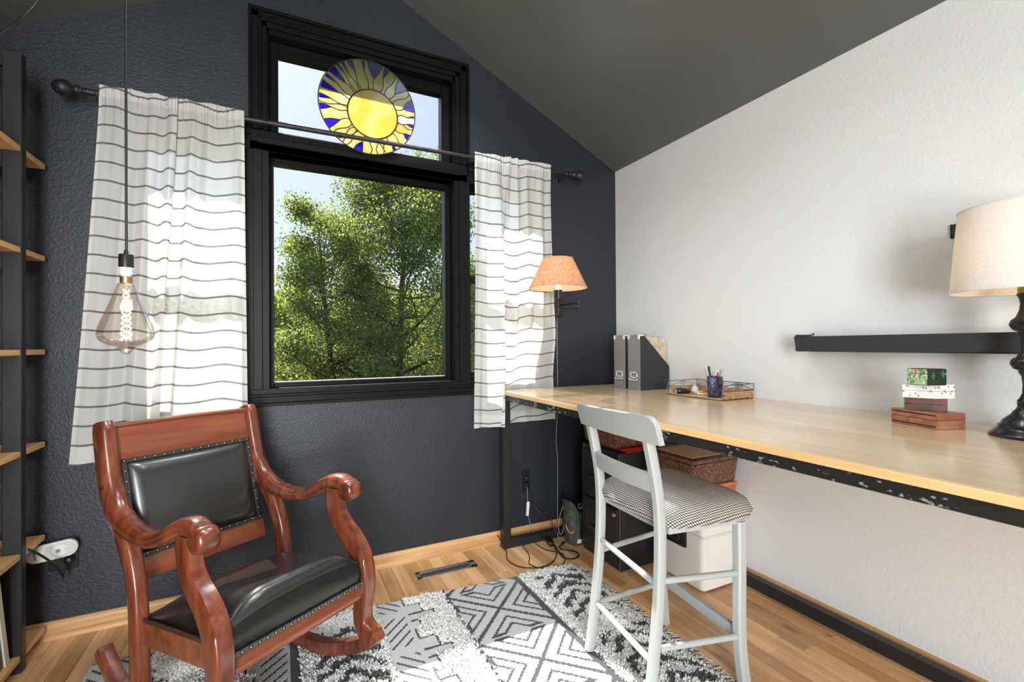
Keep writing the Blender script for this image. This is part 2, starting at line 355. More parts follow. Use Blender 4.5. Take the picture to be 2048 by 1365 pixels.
def lathe(bm, prof, c, axis='Z', n=40, cap=True, mi=0):
    """prof: list of (radius, height)."""
    c = Vector(c); rings = []
    ax = {'X': (Vector((0, 1, 0)), Vector((0, 0, 1)), Vector((1, 0, 0))), 'Y': (Vector((0, 0, 1)), Vector((1, 0, 0)), Vector((0, 1, 0))), 'Z': (Vector((1, 0, 0)), Vector((0, 1, 0)), Vector((0, 0, 1)))}[axis] if isinstance(axis, str) else axis
    for r, h in prof:
        rings.append([bm.verts.new(c + ax[2]*h + ax[0]*(r*math.cos(2*PI*k/n)) + ax[1]*(r*math.sin(2*PI*k/n))) for k in range(n)])
    for i in range(len(rings)-1):
        for k in range(n):
            f = bm.faces.new((rings[i][k], rings[i][(k+1) % n], rings[i+1][(k+1) % n], rings[i+1][k])); f.material_index = mi
    if cap:
        if prof[0][0] > 1e-4: bm.faces.new(list(reversed(rings[0]))).material_index = mi
        if prof[-1][0] > 1e-4: bm.faces.new(rings[-1]).material_index = mi
    return bm
def catmull(pts, sub=6):
    P = [np.array(p, float) for p in pts]; out = []
    n = len(P)
    for i in range(n-1):
        p0 = P[max(i-1, 0)]; p1 = P[i]; p2 = P[i+1]; p3 = P[min(i+2, n-1)]
        for k in range(sub):
            t = k/sub
            out.append(.5*((2*p1)+(-p0+p2)*t+(2*p0-5*p1+4*p2-p3)*t*t+(-p0+3*p1-3*p2+p3)*t**3))
    out.append(P[-1]); return out
def sweep(bm, pts, side, wn_, ws_, n=16, p=4.0, mi=0, cap=True):
    """pts list of 3d points; side = constant sideways direction; wn_/ws_ half-widths across normal/side (scalar or per point)."""
    pts = [Vector(q) for q in pts]; side = Vector(side).normalized(); rings = []
    K = len(pts)
    wn_ = [wn_]*K if np.isscalar(wn_) else list(wn_); ws_ = [ws_]*K if np.isscalar(ws_) else list(ws_)
    for i, q in enumerate(pts):
        tg = (pts[min(i+1, K-1)]-pts[max(i-1, 0)]).normalized(); nn = side.cross(tg).normalized(); sd = tg.cross(nn).normalized()
        ring = []
        for k in range(n):
            a = 2*PI*(k+.5)/n; c, s = math.cos(a), math.sin(a)
            rr = (abs(c)**p+abs(s)**p)**(-1/p)
            ring.append(bm.verts.new(q + nn*(wn_[i]*c*rr) + sd*(ws_[i]*s*rr)))
        rings.append(ring)
    for i in range(K-1):
        for k in range(n):
            f = bm.faces.new((rings[i][k], rings[i][(k+1) % n], rings[i+1][(k+1) % n], rings[i+1][k])); f.material_index = mi
    if cap: bm.faces.new(list(reversed(rings[0]))).material_index = mi; bm.faces.new(rings[-1]).material_index = mi
    return bm
def tube(bm, pts, r, n=8, sub=5, smooth=True, mi=0):
    pts = catmull(pts, sub) if smooth and len(pts) > 2 else [np.array(p, float) for p in pts]
    P = [Vector(p) for p in pts]; prev = None; rings = []
    for i, q in enumerate(P):
        tg = (P[min(i+1, len(P)-1)]-P[max(i-1, 0)]); tg = tg.normalized() if tg.length > 1e-9 else Vector((0, 0, 1))
        if prev is None: prev = tg.orthogonal().normalized()
        u = (prev - tg*prev.dot(tg)); u = u.normalized() if u.length > 1e-6 else tg.orthogonal().normalized(); prev = u; v = tg.cross(u)
        rr = r if np.isscalar(r) else r(i/(len(P)-1))
        rings.append([bm.verts.new(q+u*(rr*math.cos(2*PI*k/n))+v*(rr*math.sin(2*PI*k/n))) for k in range(n)])
    for i in range(len(rings)-1):
        for k in range(n): bm.faces.new((rings[i][k], rings[i][(k+1) % n], rings[i+1][(k+1) % n], rings[i+1][k])).material_index = mi
    bm.faces.new(list(reversed(rings[0]))).material_index = mi; bm.faces.new(rings[-1]).material_index = mi
    return bm
def prism(bm, poly, lo, hi, axis=2, mi=0):
    """polygon (2d list) extruded along axis from lo to hi."""
    def mk(p, h):
        if axis == 2: return (p[0], p[1], h)
        if axis == 1: return (p[0], h, p[1])
        return (h, p[0], p[1])
    A = [bm.verts.new(mk(p, lo)) for p in poly]; B = [bm.verts.new(mk(p, hi)) for p in poly]; n = len(poly)
    for f in (bm.faces.new(A), bm.faces.new(list(reversed(B)))): f.material_index = mi
    for k in range(n): bm.faces.new((A[k], B[k], B[(k+1) % n], A[(k+1) % n])).material_index = mi
    bmesh.ops.recalc_face_normals(bm, faces=bm.faces); return bm
def arrays_obj(name, verts, faces_n, idx, material, parent=None, cols=None, smooth=False):
    """fast mesh from numpy: verts (n,3); idx flat loop indices; faces all of size faces_n."""
    me = bpy.data.meshes.new(name); nf = len(idx)//faces_n
    me.vertices.add(len(verts)); me.vertices.foreach_set('co', np.asarray(verts, np.float32).ravel())
    me.loops.add(len(idx)); me.loops.foreach_set('vertex_index', np.asarray(idx, np.int32))
    me.polygons.add(nf); me.polygons.foreach_set('loop_start', np.arange(0, nf*faces_n, faces_n, dtype=np.int32))
    me.update(calc_edges=True)
    if cols is not None:
        ca = me.color_attributes.new('col', 'FLOAT_COLOR', 'POINT'); ca.data.foreach_set('color', np.asarray(cols, np.float32).ravel())
    if smooth: me.shade_smooth()
    me.materials.append(material); o = bpy.data.objects.new(name, me); o.parent = parent; link(o); return o
def copy_tree(o, parent=None):
    c = o.copy(); link(c)
    if parent is not None: c.parent = parent
    for ch in list(o.children): copy_tree(ch, c)
    return c
# ------------------------------------------------------------------ room shell
D, WX, LX, RY = 2.58, 2.09, -1.27, -2.2          # window wall, right wall, left wall, rear wall
RIDGE = .409
def roof(x): return 3.008+.509*x if x < RIDGE else 3.4160-.4890*x
TH = .16
bm = nb(); box(bm, (LX-TH, RY-TH, -.12), (WX+TH, D+TH, -.014)); sub = struct('floor', bm, M['oak_floor'])
sub['label'] = 'oak strip floor of narrow knotty boards running towards the window wall'
# boards near enough to tell apart, one by one; two lengths of mesh shared
pw = .068; nrow = int(math.ceil((WX-LX)/pw))
plank_me = {}
def plank(x, y0, y1, parent, name='plank'):
    L = round((y1-y0)/.05)*.05 if y1-y0 > .1 else y1-y0
    key = round(L, 3)
    if key not in plank_me:
        b = nb(); box(b, (-pw/2+.0004, 0, -.014), (pw/2-.0004, key-.0006, 0), .0009, 1)
        me = bpy.data.meshes.new('plank'); b.to_mesh(me); b.free(); me.materials.append(M['oak_floor']); plank_me[key] = me
    o = bpy.data.objects.new(name, plank_me[key]); o.parent = parent; o.location = Vector((x, y0, 0))-parent.location; link(o); return y0+key
rest = nb()
for i in range(nrow):
    x = WX-pw/2-i*pw; y = D+.0
    while y > .62:
        L = round(random.uniform(.35, 1.05)/.05)*.05; y0 = y-L
        plank(x, y0, y, sub); y = y0
    while y > RY:
        L = random.uniform(.5, 1.1); y0 = max(y-L, RY)
        box(rest, (x-pw/2+.0004, y0, -.014), (x+pw/2-.0004, y-.0006, 0)); y = y0
ro = obj('far_planks', rest, M['oak_floor'], sub); ro['kind'] = 'stuff'

# window wall with its openings
bm = nb()
def wpoly(p): prism(bm, p, D, D+TH, 1)
HL, HR, HB, HT, UL, UR, UT = -.60, 1.44, .985, 2.20, -.075, .925, 2.76
wpoly([(LX-TH, -.1), (WX+TH, -.1), (WX+TH, HB), (LX-TH, HB)])
wpoly([(LX-TH, HB), (HL, HB), (HL, HT), (LX-TH, HT)])
wpoly([(HR, HB), (WX+TH, HB), (WX+TH, HT), (HR, HT)])
wpoly([(LX-TH, HT), (UL, HT), (UL, roof(UL)+.12), (LX-TH, roof(LX-TH)+.12)])
wpoly([(UR, HT), (WX+TH, HT), (WX+TH, roof(WX+TH)+.12), (UR, roof(UR)+.12)])
wpoly([(UL, UT), (UR, UT), (UR, roof(UR)+.12), (RIDGE, roof(RIDGE)+.12), (UL, roof(UL)+.12)])
struct('wall_back', bm, M['navy'])
bm = nb(); box(bm, (WX, RY-TH, -.1), (WX+TH, D, roof(WX))); struct('wall_right', bm, M['white_wall'])
bm = nb(); box(bm, (LX-TH, RY-TH, -.1), (LX, D, roof(LX))); struct('wall_left', bm, M['navy'])
bm = nb()
prism(bm, [(LX, -.1), (WX, -.1), (WX, .15), (LX, .15)], RY-TH, RY, 1)
prism(bm, [(LX, .15), (-1.22, .15), (-1.22, 2.36), (LX, 2.36)], RY-TH, RY, 1)
prism(bm, [(-.10, .15), (WX, .15), (WX, 2.36), (-.10, 2.36)], RY-TH, RY, 1)
prism(bm, [(LX, 2.36), (WX, 2.36), (WX, roof(WX)), (RIDGE, roof(RIDGE)), (LX, roof(LX))], RY-TH, RY, 1)
struct('wall_rear', bm, M['white_wall'])
bm = nb()
prism(bm, [(LX-TH, roof(LX-TH)), (RIDGE, roof(RIDGE)), (RIDGE, roof(RIDGE)+.14), (LX-TH, roof(LX-TH)+.14)], RY-TH, D+TH, 1)
prism(bm, [(RIDGE, roof(RIDGE)), (WX+TH, roof(WX+TH)), (WX+TH, roof(WX+TH)+.14), (RIDGE, roof(RIDGE)+.14)], RY-TH, D+TH, 1)
struct('ceiling', bm, M['navy_ceiling'])

# baseboards (oak, with a quarter-round shoe)
def baseboard(name, a, b, axis, m):
    bm = nb()
    if axis == 0:
        prism(bm, [(D, .0), (D, .066), (D-.006, .066), (D-.012, .058), (D-.015, .046), (D-.015, 0)], a, b, 0)
        prism(bm, [(D-.014, .0), (D-.014, .022)]+[(D-.014-.018*math.sin(t), .004+.018*math.cos(t)) for t in (.3, .6, .9, 1.2, 1.5)]+[(D-.032, 0)], a, b, 0)
    else:
        prism(bm, [(WX, .0), (WX, .075), (WX-.006, .075), (WX-.014, .05), (WX-.014, 0)], a, b, 1)
        prism(bm, [(WX-.013, .0), (WX-.013, .022)]+[(WX-.013-.018*math.sin(t), .004+.018*math.cos(t)) for t in (.3, .6, .9, 1.2, 1.5)]+[(WX-.032, 0)], a, b, 1)
    return struct(name, bm, m)
baseboard('baseboard_back', LX, WX-.033, 0, M['oak_trim'])
baseboard('baseboard_right', RY, D, 1, M['oak_trim_y'])

# black window frames
Bk = M['black_trim']
bm = nb()
def hcase(x0, x1, z0, z1, up):        # stepped casing, horizontal run; up=+1 outer edge on top
    o, i = (z1, z0) if up > 0 else (z0, z1); s = up; w = abs(z1-z0)
    for a, b, pr in ((0, .014, .034), (.014, .045, .020), (.045, .057, .028), (.057, w, .018)):
        lo, hi = sorted((o-s*a, o-s*b)); box(bm, (x0, D-pr, lo), (x1, D+.02, hi), .002, 1)
def vcase(z0, z1, x0, x1, rt):
    o = x1 if rt > 0 else x0; s = rt; w = abs(x1-x0)
    for a, b, pr in ((0, .014, .034), (.014, .045, .020), (.045, .057, .028), (.057, w, .018)):
        lo, hi = sorted((o-s*a, o-s*b)); box(bm, (lo, D-pr, z0), (hi, D+.02, z1), .002, 1)
hcase(-.68, 1.52, .905, .988, -1); vcase(.93, 2.25, -.68, -.598, -1); vcase(.93, 2.25, 1.438, 1.52, 1)
hcase(-.68, -.13, 2.19, 2.275, 1); hcase(.99, 1.52, 2.19, 2.275, 1)
struct('trim_1', bm, Bk)
bm = nb()
hcase(-.138, .995, 2.762, 2.845, 1); vcase(2.255, 2.835, -.138, -.058, -1); vcase(2.255, 2.835, .912, .995, 1)
struct('trim_2', bm, Bk)
bm = nb()     # mullions, head between the lower windows and the transom, jambs
for a, b in ((-.150, -.050), (.900, 1.000)):
    box(bm, (a, D-.016, .985), (b, D+.145, 2.155), .003, 1); box(bm, (a+.03, D-.024, .985), (b-.03, D-.01, 2.155), .003, 1)
box(bm, (-.60, D-.016, 2.150), (1.44, D+.145, 2.196), .003, 1)
box(bm, (-.135, D-.016, 2.150), (.985, D+.145, 2.252), .003, 1); box(bm, (-.10, D-.026, 2.185), (.95, D-.01, 2.215), .003, 1)
box(bm, (-.076, D-.002, 2.25), (-.052, D+.145, 2.762)); box(bm, (.902, D-.002, 2.25), (.926, D+.145, 2.762)); box(bm, (-.076, D-.002, 2.738), (.926, D+.145, 2.762))
box(bm, (-.602, D-.002, .975), (1.442, D+.145, .990)); box(bm, (-.602, D-.002, .985), (-.592, D+.145, 2.155)); box(bm, (1.432, D-.002, .985), (1.442, D+.145, 2.155))
struct('trim_3', bm, Bk)
def sash(bm, x0, x1, z0, z1, px0, px1, pz0, pz1, y0, y1):
    box(bm, (x0, y0, z0), (px0, y1, z1), .003, 1); box(bm, (px1, y0, z0), (x1, y1, z1), .003, 1)
    box(bm, (px0, y0, pz1), (px1, y1, z1), .003, 1); box(bm, (px0, y0, z0), (px1, y1, pz0), .003, 1)
    # glazing bead
    e = .009
    for a, b in (((px0-e, y0-.007, pz0-e), (px0+.001, y0+.01, pz1+e)), ((px1-.001, y0-.007, pz0-e), (px1+e, y0+.01, pz1+e)), ((px0, y0-.007, pz1-.001), (px1, y0+.01, pz1+e)), ((px0, y0-.007, pz0-e), (px1, y0+.01, pz0+.001))):
        box(bm, a, b, .002, 1)
def window(name, frames, panes, extra=None):
    b0 = nb()
    for f in frames: sash(b0, *f)
    w = struct(name, b0, Bk)
    for (x0, x1, z0, z1, y) in panes:
        obj('pane', BX((x0, y-.002, z0), (x1, y+.002, z1)), M['glass'], w)
    return w
window('window_1', [(-.05, .90, .99, 2.150, -.032, .868, 1.012, 2.121, D+.055, D+.115)], [(-.034, .870, 1.010, 2.123, D+.09)])
w1 = bpy.data.objects['window_1']
obj('glazing_gasket', BX((-.034, D+.078, 1.006), (.870, D+.086, 1.016)), plain('white_vinyl', (.7, .7, .7), .5), w1)
window('window_2', [(-.592, -.150, 1.575, 2.150, -.555, -.190, 1.612, 2.118, D+.085, D+.125), (-.592, -.150, .99, 1.612, -.552, -.190, 1.03, 1.575, D+.045, D+.085)],
       [(-.556, -.189, 1.61, 2.12, D+.105), (-.553, -.189, 1.028, 1.577, D+.065)])
window('window_3', [(1.0, 1.432, 1.575, 2.150, 1.018, 1.398, 1.612, 2.128, D+.085, D+.125), (1.0, 1.432, .99, 1.612, 1.022, 1.398, 1.03, 1.575, D+.045, D+.085)],
       [(1.017, 1.399, 1.61, 2.13, D+.105), (1.021, 1.399, 1.028, 1.577, D+.065)])
window('window_4', [(-.052, .902, 2.252, 2.738, -.010, .850, 2.279, 2.679, D+.055, D+.115)], [(-.012, .852, 2.277, 2.681, D+.09)])

# ------------------------------------------------------------------ the desk and the right wall
dk = root('desk', (1.62, .95, 0), 'long built-in desk with pale maple top and black steel frame along white wall', 'desk')
DX, DT = 1.160, .925
bm = nb(); box(bm, (DX+.012, -1.2, .9035), (WX-.004, 2.515, DT), .003, 2); obj('desktop', bm, M['desk'], dk)
bm = nb(); box(bm, (DX, -1.2, .9030), (DX+.012, 2.515, DT), .0025, 2); obj('front_edge', bm, M['desk_edge'], dk, label='lighter solid front edge')
fm = M['flecked']
obj('front_rail', BX((DX+.004, -1.2, .8705), (DX+.054, 2.46, .9032), .002, 1), fm, dk, label='black front rail with worn pale flecks')
obj('post', BX((DX, 2.462, .0), (DX+.047, 2.512, .9030), .002, 1), M['black_metal'], dk)
obj('floor_bar', BX((DX+.047, 2.462, .0), (2.03, 2.512, .047), .002, 1), M['black_metal'], dk)
obj('end_rail', BX((DX+.05, 2.462, .855), (2.03, 2.512, .9030), .002, 1), M['black_metal'], dk)
obj('rear_post', BX((2.03, 2.462, .0), (2.055, 2.512, .9030), .002, 1), M['black_metal'], dk)
obj('wall_bar', BX((2.018, -1.2, .020), (2.058, 2.462, .073), .003, 2), M['black_metal'], dk)
obj('wall_cleat', BX((2.045, -1.2, .86), (WX-.001, 2.46, .9032)), M['black_metal'], dk)

# picture ledges on the white wall
def ledge(name, ya, yb, z0, z1, label, taper=.0):
    r = root(name, (2.05, (ya+yb)/2, z0), label, 'shelf')
    bm = nb(); A = [(1.985, ya, z1), (1.985, yb, z1+.004), (1.985, yb, z0+.007), (1.985, ya-taper, z0)]
    v = [bm.verts.new(p) for p in A]+[bm.verts.new((p[0]+.010, p[1], p[2])) for p in A]
    for f in ((0, 1, 2, 3), (7, 6, 5, 4), (0, 4, 5, 1), (1, 5, 6, 2), (2, 6, 7, 3), (3, 7, 4, 0)): bm.faces.new([v[i] for i in f])
    bmesh.ops.recalc_face_normals(bm, faces=bm.faces); obj('front_lip', bm, M['card_black'], r)
    obj('shelf_board', BX((1.994, yb, z0), (WX-.001, ya-taper-.001, z0+.010)), M['card_black'], r)
    obj('end_panel', BX((1.994, ya-.012, z0+.004), (WX-.002, ya-.001, z1+.008)), M['card_black'], r)
    obj('back_plate', BX((WX-.012, yb, z0+.01), (WX-.001, ya-.013, z1-.01)), M['card_black'], r)
    return r
ledge('picture_ledge', 1.262, .20, 1.1595, 1.2235, 'long black picture ledge on the white wall above the stacked boxes', .010)
ws = root('wall_strip', (2.083, .62, 1.556), 'thin black metal strip on the white wall peeking out behind white lampshade', 'strip')
obj('strip', BX((2.079, .46, 1.556), (2.0895, .766, 1.603), .001, 1), M['card_black'], ws); obj('end_cap', BX((2.077, .764, 1.555), (2.0895, .768, 1.604), .0008, 1), M['black_plastic'], ws)
bm = nb(); lathe(bm, [(.001, 0), (.006, .001), (.006, .005), (.001, .007)], (WX-.016, 1.235, 1.234), 'X', 12)
tag(obj('wall_screw', bm, M['chrome']), 'small pale screw head behind the far end of the lower black ledge', 'screw')
# ------------------------------------------------------------------ curtain rod and curtains
def rod_z(x): return 2.2515+(x+.755)*.0128
cr = root('curtain_rod', (.47, 2.49, 2.25), 'long dark bronze curtain rod with turned ball finials spanning the window', 'curtain rod')
bm = nb(); tube(bm, [(-.72, 2.49, rod_z(-.72)), (.30, 2.49, rod_z(.30))], .0125, 16, smooth=False); obj('pole', bm, M['rod'], cr, 40)
bm = nb(); tube(bm, [(.22, 2.49, rod_z(.22)), (1.66, 2.49, rod_z(1.66))], .0108, 16, smooth=False); obj('pole', bm, M['rod'], cr, 40)
fin0 = [(.012, .0), (.0165, .004), (.0165, .010), (.012, .014), (.013, .020), (.0195, .026), (.021, .034), (.0195, .041), (.015, .046), (.021, .052), (.031, .064), (.0345, .080), (.033, .094), (.026, .108), (.014, .118), (.001, .121)]
fin = [(r*.92, h*.9) for r, h in fin0]
for x, s in ((-.715, -1), (1.655, 1)):
    bm = nb(); lathe(bm, [(r, 0) for r, h in []] + [(r, h) for r, h in fin], (x, 2.49, rod_z(x)), (Vector((0, 1, 0)), Vector((0, 0, 1)), Vector((s, 0, 0))), 28)
    bmesh.ops.recalc_face_normals(bm, faces=bm.faces); obj('finial', bm, M['rod'], cr, 60)
    xb = x+(-s)*.035
    bm = nb(); box(bm, (xb-.012, D-.006, rod_z(x)-.045), (xb+.012, D-.0005, rod_z(x)+.02), .003, 1); box(bm, (xb-.006, 2.49, rod_z(x)-.030), (xb+.006, D-.004, rod_z(x)-.018), .002, 1)
    tube(bm, [(xb, 2.505, rod_z(x)-.024), (xb, 2.482, rod_z(x)-.019), (xb, 2.474, rod_z(x)-.004)], .005, 8)
    lathe(bm, [(.002, 0), (.004, .001), (.004, .003)], (xb, D-.010, rod_z(x)-.038), 'Y', 8)
    obj('wall_bracket', bm, M['rod'], cr, 40)

def interp(pts, s):
    xs = [p[0] for p in pts]; return np.array([np.interp(s, xs, [p[k] for p in pts]) for k in (1, 2)])
def curtain(name, label, path_top, path_bot, ztop, zbot, xt, xb, width, seed, vwob, ymap=None, hem_slope=0, flare=1.0):
    """path_*: (s, x fraction, y offset) control points across the cloth."""
    nu, nv = 420, 150; r = np.random.default_rng(seed)
    s = np.linspace(0, 1, nu)
    def sm(path):                      # smooth the control path
        a = np.array([interp(path, q) for q in s]); k = 9; ker = np.hanning(k+2)[1:-1]; ker /= ker.sum()
        ap = np.pad(a, ((k//2, k//2), (0, 0)), 'edge'); b = np.array([np.convolve(ap[:, j], ker, 'valid') for j in (0, 1)]).T
        b[0], b[-1] = a[0], a[-1]; return b
    T, B = sm(path_top), sm(path_bot)
    ph = r.uniform(0, 6.28, 8)
    ruff = np.zeros(nu)
    for k in range(3): ruff += np.sin(s*(150+70*k)+ph[k]*1.0+2*np.sin(s*17+ph[3+k]))/3
    V = np.zeros((nv, nu, 3)); UV = np.zeros((nv, nu, 2)); hem = np.zeros((nv, nu))
    for j in range(nv):
        t = j/(nv-1); e = min(1, t/.35)**.8
        x = xt[0]+(xt[1]-xt[0])*T[:, 0]; x2 = xb[0]+(xb[1]-xb[0])*B[:, 0]
        tt = t**flare
        X = x*(1-tt)+x2*tt; Y = T[:, 1]*(1-e)+B[:, 1]*e
        z0 = ztop+.0128*(x-xt[0]); zb = zbot+hem_slope*B[:, 0]
        Z = z0*(1-t)+zb*t
        dtop = (z0-Z)                                  # distance from the header
        g = np.exp(-(dtop/.05)**2)
        Y = 1.45*Y + ruff*.006*np.exp(-(dtop/.11)**2) - .007*np.exp(-(dtop/.07)**2) + .0035*np.sin(s*60+t*5+ph[6])*(1-g)
        pin = np.exp(-((dtop-.028)/.012)**2); Y = Y+.004*pin
        Z = Z + ruff*.004*np.exp(-(dtop/.012)**2)
        Y = 2.470+Y
        if ymap is not None: X, Y = ymap(X, Y, Z, s, t)
        V[j, :, 0], V[j, :, 1], V[j, :, 2] = X, Y, Z
        UV[j, :, 0] = s*width; UV[j, :, 1] = dtop + vwob(s, t) + .060
        hem[j] = np.where((dtop < .05) | (t > .958) | (s < .020) | (s > .980), 1, 0)
    idx = np.arange(nu*nv).reshape(nv, nu)
    q = np.stack([idx[:-1, :-1], idx[1:, :-1], idx[1:, 1:], idx[:-1, 1:]], -1).reshape(-1, 4)
    P = V.reshape(-1, 3); base = P[:, 2].min(); cx, cy = P[:, 0].mean(), P[:, 1].mean(); P = P-np.array([cx, cy, base])
    o = arrays_obj(name, P, 4, q.ravel(), M['curtain'], smooth=True); o.location = (cx, cy, base)
    me = o.data; uvl = me.uv_layers.new(name='UVMap'); uvl.data.foreach_set('uv', UV.reshape(-1, 2)[q.ravel()].astype(np.float32).ravel())
    at = me.attributes.new('hem', 'FLOAT', 'POINT'); at.data.foreach_set('value', hem.ravel().astype(np.float32))
    tag(o, label, 'curtain', 'sheer striped curtains on the rod'); return o
# left curtain: flat edge, gathered middle with an overlapping fold, flat right part
bl = [(0, 0, -.005), (.10, .10, .004), (.18, .18, -.012), (.24, .245, .010), (.30, .31, -.016), (.36, .365, .012), (.43, .475, -.024), (.50, .375, .014), (.57, .505, .020), (.62, .535, -.016), (.68, .575, .010), (.76, .69, -.010), (.86, .83, .006), (1, 1, -.004)]
tl_ = [(0, 0, 0), (.10, .08, .004), (.20, .20, -.006), (.28, .30, .005), (.34, .37, -.008), (.40, .44, .006), (.47, .52, -.010), (.52, .50, .006), (.58, .58, -.004), (.66, .65, .006), (.76, .74, -.006), (.88, .87, .004), (1, 1, 0)]
def wobL(s, t):
    return .014*(1/(1+np.exp(-(s-.395)/.006)))-.016*(1/(1+np.exp(-(s-.52)/.006)))+.008*(1/(1+np.exp(-(s-.24)/.008))) + .012*np.sin(s*9+.5)*(.35+t*.3) + .006*np.sin(s*21+t*3) - .020*s*(t**1.2) + .010*(1-t)*np.sin(s*14)
curtain('curtain', 'wider sheer white curtain with thin dark stripes behind the rocking chair', tl_, bl, 2.281, .722, (-.668, -.150), (-.765, -.137), 1.45, 3, wobL, flare=1.25)
br = [(0, 0, -.010), (.10, .10, .006), (.18, .17, -.010), (.27, .335, -.035), (.36, .265, .012), (.44, .36, .022), (.52, .43, -.012), (.60, .54, .012), (.68, .63, -.014), (.76, .72, .010), (.84, .81, -.010), (.92, .91, .008), (1, 1, .0)]
tr_ = [(0, 0, 0), (.12, .12, .006), (.22, .24, -.006), (.32, .36, .006), (.38, .44, -.010), (.44, .47, .006), (.50, .53, -.008), (.56, .57, .006), (.64, .64, -.006), (.74, .73, .006), (.86, .86, -.005), (1, 1, 0)]
def wobR(s, t): return -.012*(1/(1+np.exp(-(s-.31)/.006)))+.010*(1/(1+np.exp(-(s-.56)/.008))) + .010*np.sin(s*8+1)*(.4+t*.3)+.006*np.sin(s*19+2*t)+.012*s*t
def ymapR(X, Y, Z, s, t):
    # the right two thirds slip down behind the desk's end; the left third hangs clear of its corner
    k = np.clip((1.30-Z)/.34, 0, 1); k = k*k*(3-2*k)
    back = np.clip((s-.40)/.05, 0, 1); back = back*back*(3-2*back)
    y2 = 2.533+.35*(Y-2.470)*.6
    Y = Y*(1-k*back)+y2*(k*back)
    front = np.exp(-((s-.345)/.055)**2)*k
    Y = Y-front*.055
    x_lim = 1.150
    X = np.where(s <= .40, np.minimum(X, X*(1-k)+x_lim*k), X)
    X = np.where((s > .40) & (s < .46), X*(1-k)+(1.150+(s-.40)*.5)*k, X)
    return X, Y
curtain('curtain', 'narrower sheer white curtain with thin dark stripes falling behind the desk end', tr_, br, 2.300, .722, (.992, 1.496), (.975, 1.560), 1.4, 5, wobR, ymapR, flare=1.6)

# ------------------------------------------------------------------ stained glass sun
SX, SY, SZ, SR = .418, 2.530, 2.456, .2475
sg = root('stained_glass_sun', (SX, SY, SZ-SR), 'round stained glass sun with yellow rays on violet hung before the top window', 'suncatcher')
def sp(p): return (SX+p[0]*SR, SZ+p[1]*SR)
FC, FR = (.09, -.13), .52
rays = [(110, 98), (95.5, 91), (73, 70), (64, 54.5), (54.5, 49), (34, 28), (28, 21), (6, 0), (-2, -11), (-15.5, -17), (-18, -26), (-34, -43), (-43, -54), (-58, -68), (-68.5, -71.5), (-72, -79), (-79, -88), (-88, -98), (-108, -117), (-117, -122), (-122, -128), (-128, -136), (-137, -143), (-154, -166), (-173, -176), (-176, -180), (175, 167), (158, 152), (148, 144), (134, 130.5), (128, 124), (121, 116)]
rays = [(a if a > -180 else a+360, b) for a, b in rays]
# clockwise list starting at 110 degrees: make the angles fall steadily
mono = []; last = 111
for a, b in rays:
    while a > last+1e-6: a -= 360
    while b > a: b -= 360
    mono.append((a, b)); last = b
rays = mono
lead = nb()
def rim(a, r=.985): return (r*math.cos(math.radians(a)), r*math.sin(math.radians(a)))
def sline(p, q, amp, n=8, ph=1):
    dx, dy = q[0]-p[0], q[1]-p[1]; L = math.hypot(dx, dy); out = []
    for k in range(n+1):
        t = k/n; w = amp*math.sin(2*PI*t)*ph*(1-.2*t); out.append((p[0]+dx*t-dy/L*w, p[1]+dy*t+dx/L*w))
    return out
def leadline(pts, r=.0025):
    tube(lead, [(sp(p)[0], SY, sp(p)[1]) for p in pts], r, 6, sub=2)
shared = []
nR = len(rays)
for i in range(nR):
    a1 = rays[i][1]; a2 = rays[(i+1) % nR][0]
    if i == nR-1: a2 -= 360
    gap = a1-a2; mid = (a1+a2)/2
    q = rim(mid); v = (q[0]-FC[0], q[1]-FC[1]); L = math.hypot(*v); bp = (FC[0]+v[0]/L*FR, FC[1]+v[1]/L*FR)
    ln = sline(bp, q, .030, 10, 1 if i % 2 else -1)
    shared.append((ln, gap, a1, a2))
glass = {'ray': [], 'violet': []}
bounds = []
for i, (ln, gap, a1, a2) in enumerate(shared):
    if gap > 1.6:
        k = 4 if gap > 8 else 6
        stem = ln[:k+1]; ap = stem[-1]
        def tip(a):
            q = rim(a); m = ((ap[0]+q[0])/2, (ap[1]+q[1])/2); rm = math.hypot(*m); ang = math.radians(a); 
            m2 = (m[0]*.4+.6*rm*math.cos(ang), m[1]*.4+.6*rm*math.sin(ang)); return [ap, ((ap[0]+2*m2[0])/3, (ap[1]+2*m2[1])/3), ((2*m2[0]+q[0])/3, (2*m2[1]+q[1])/3), q]
        L1, L2 = tip(a1), tip(a2)
        arc = [rim(a1+(a2-a1)*t/6) for t in range(1, 6)]
        glass['violet'].append(L1+arc+list(reversed(L2))[:-1])
        bounds.append((stem+L1[1:], stem+L2[1:])); leadline(stem); leadline(L1); leadline(L2)
    else:
        bounds.append((ln, ln)); leadline(ln)
def pane2d(poly, name, m):
    b = nb(); pts = [sp(p) for p in poly]; 
    cl = [pts[0]]
    for p in pts[1:]:
        if (p[0]-cl[-1][0])**2+(p[1]-cl[-1][1])**2 > 1e-8: cl.append(p)
    A = [b.verts.new((p[0], SY-.0012, p[1])) for p in cl]; f = b.faces.new(A)
    r = bmesh.ops.extrude_face_region(b, geom=[f]); 
    for v in r['geom']:
        if isinstance(v, bmesh.types.BMVert): v.co.y += .0024
    bmesh.ops.triangulate(b, faces=[g for g in b.faces if len(g.verts) > 4]); bmesh.ops.recalc_face_normals(b, faces=b.faces)
    return obj(name, b, m, sg)
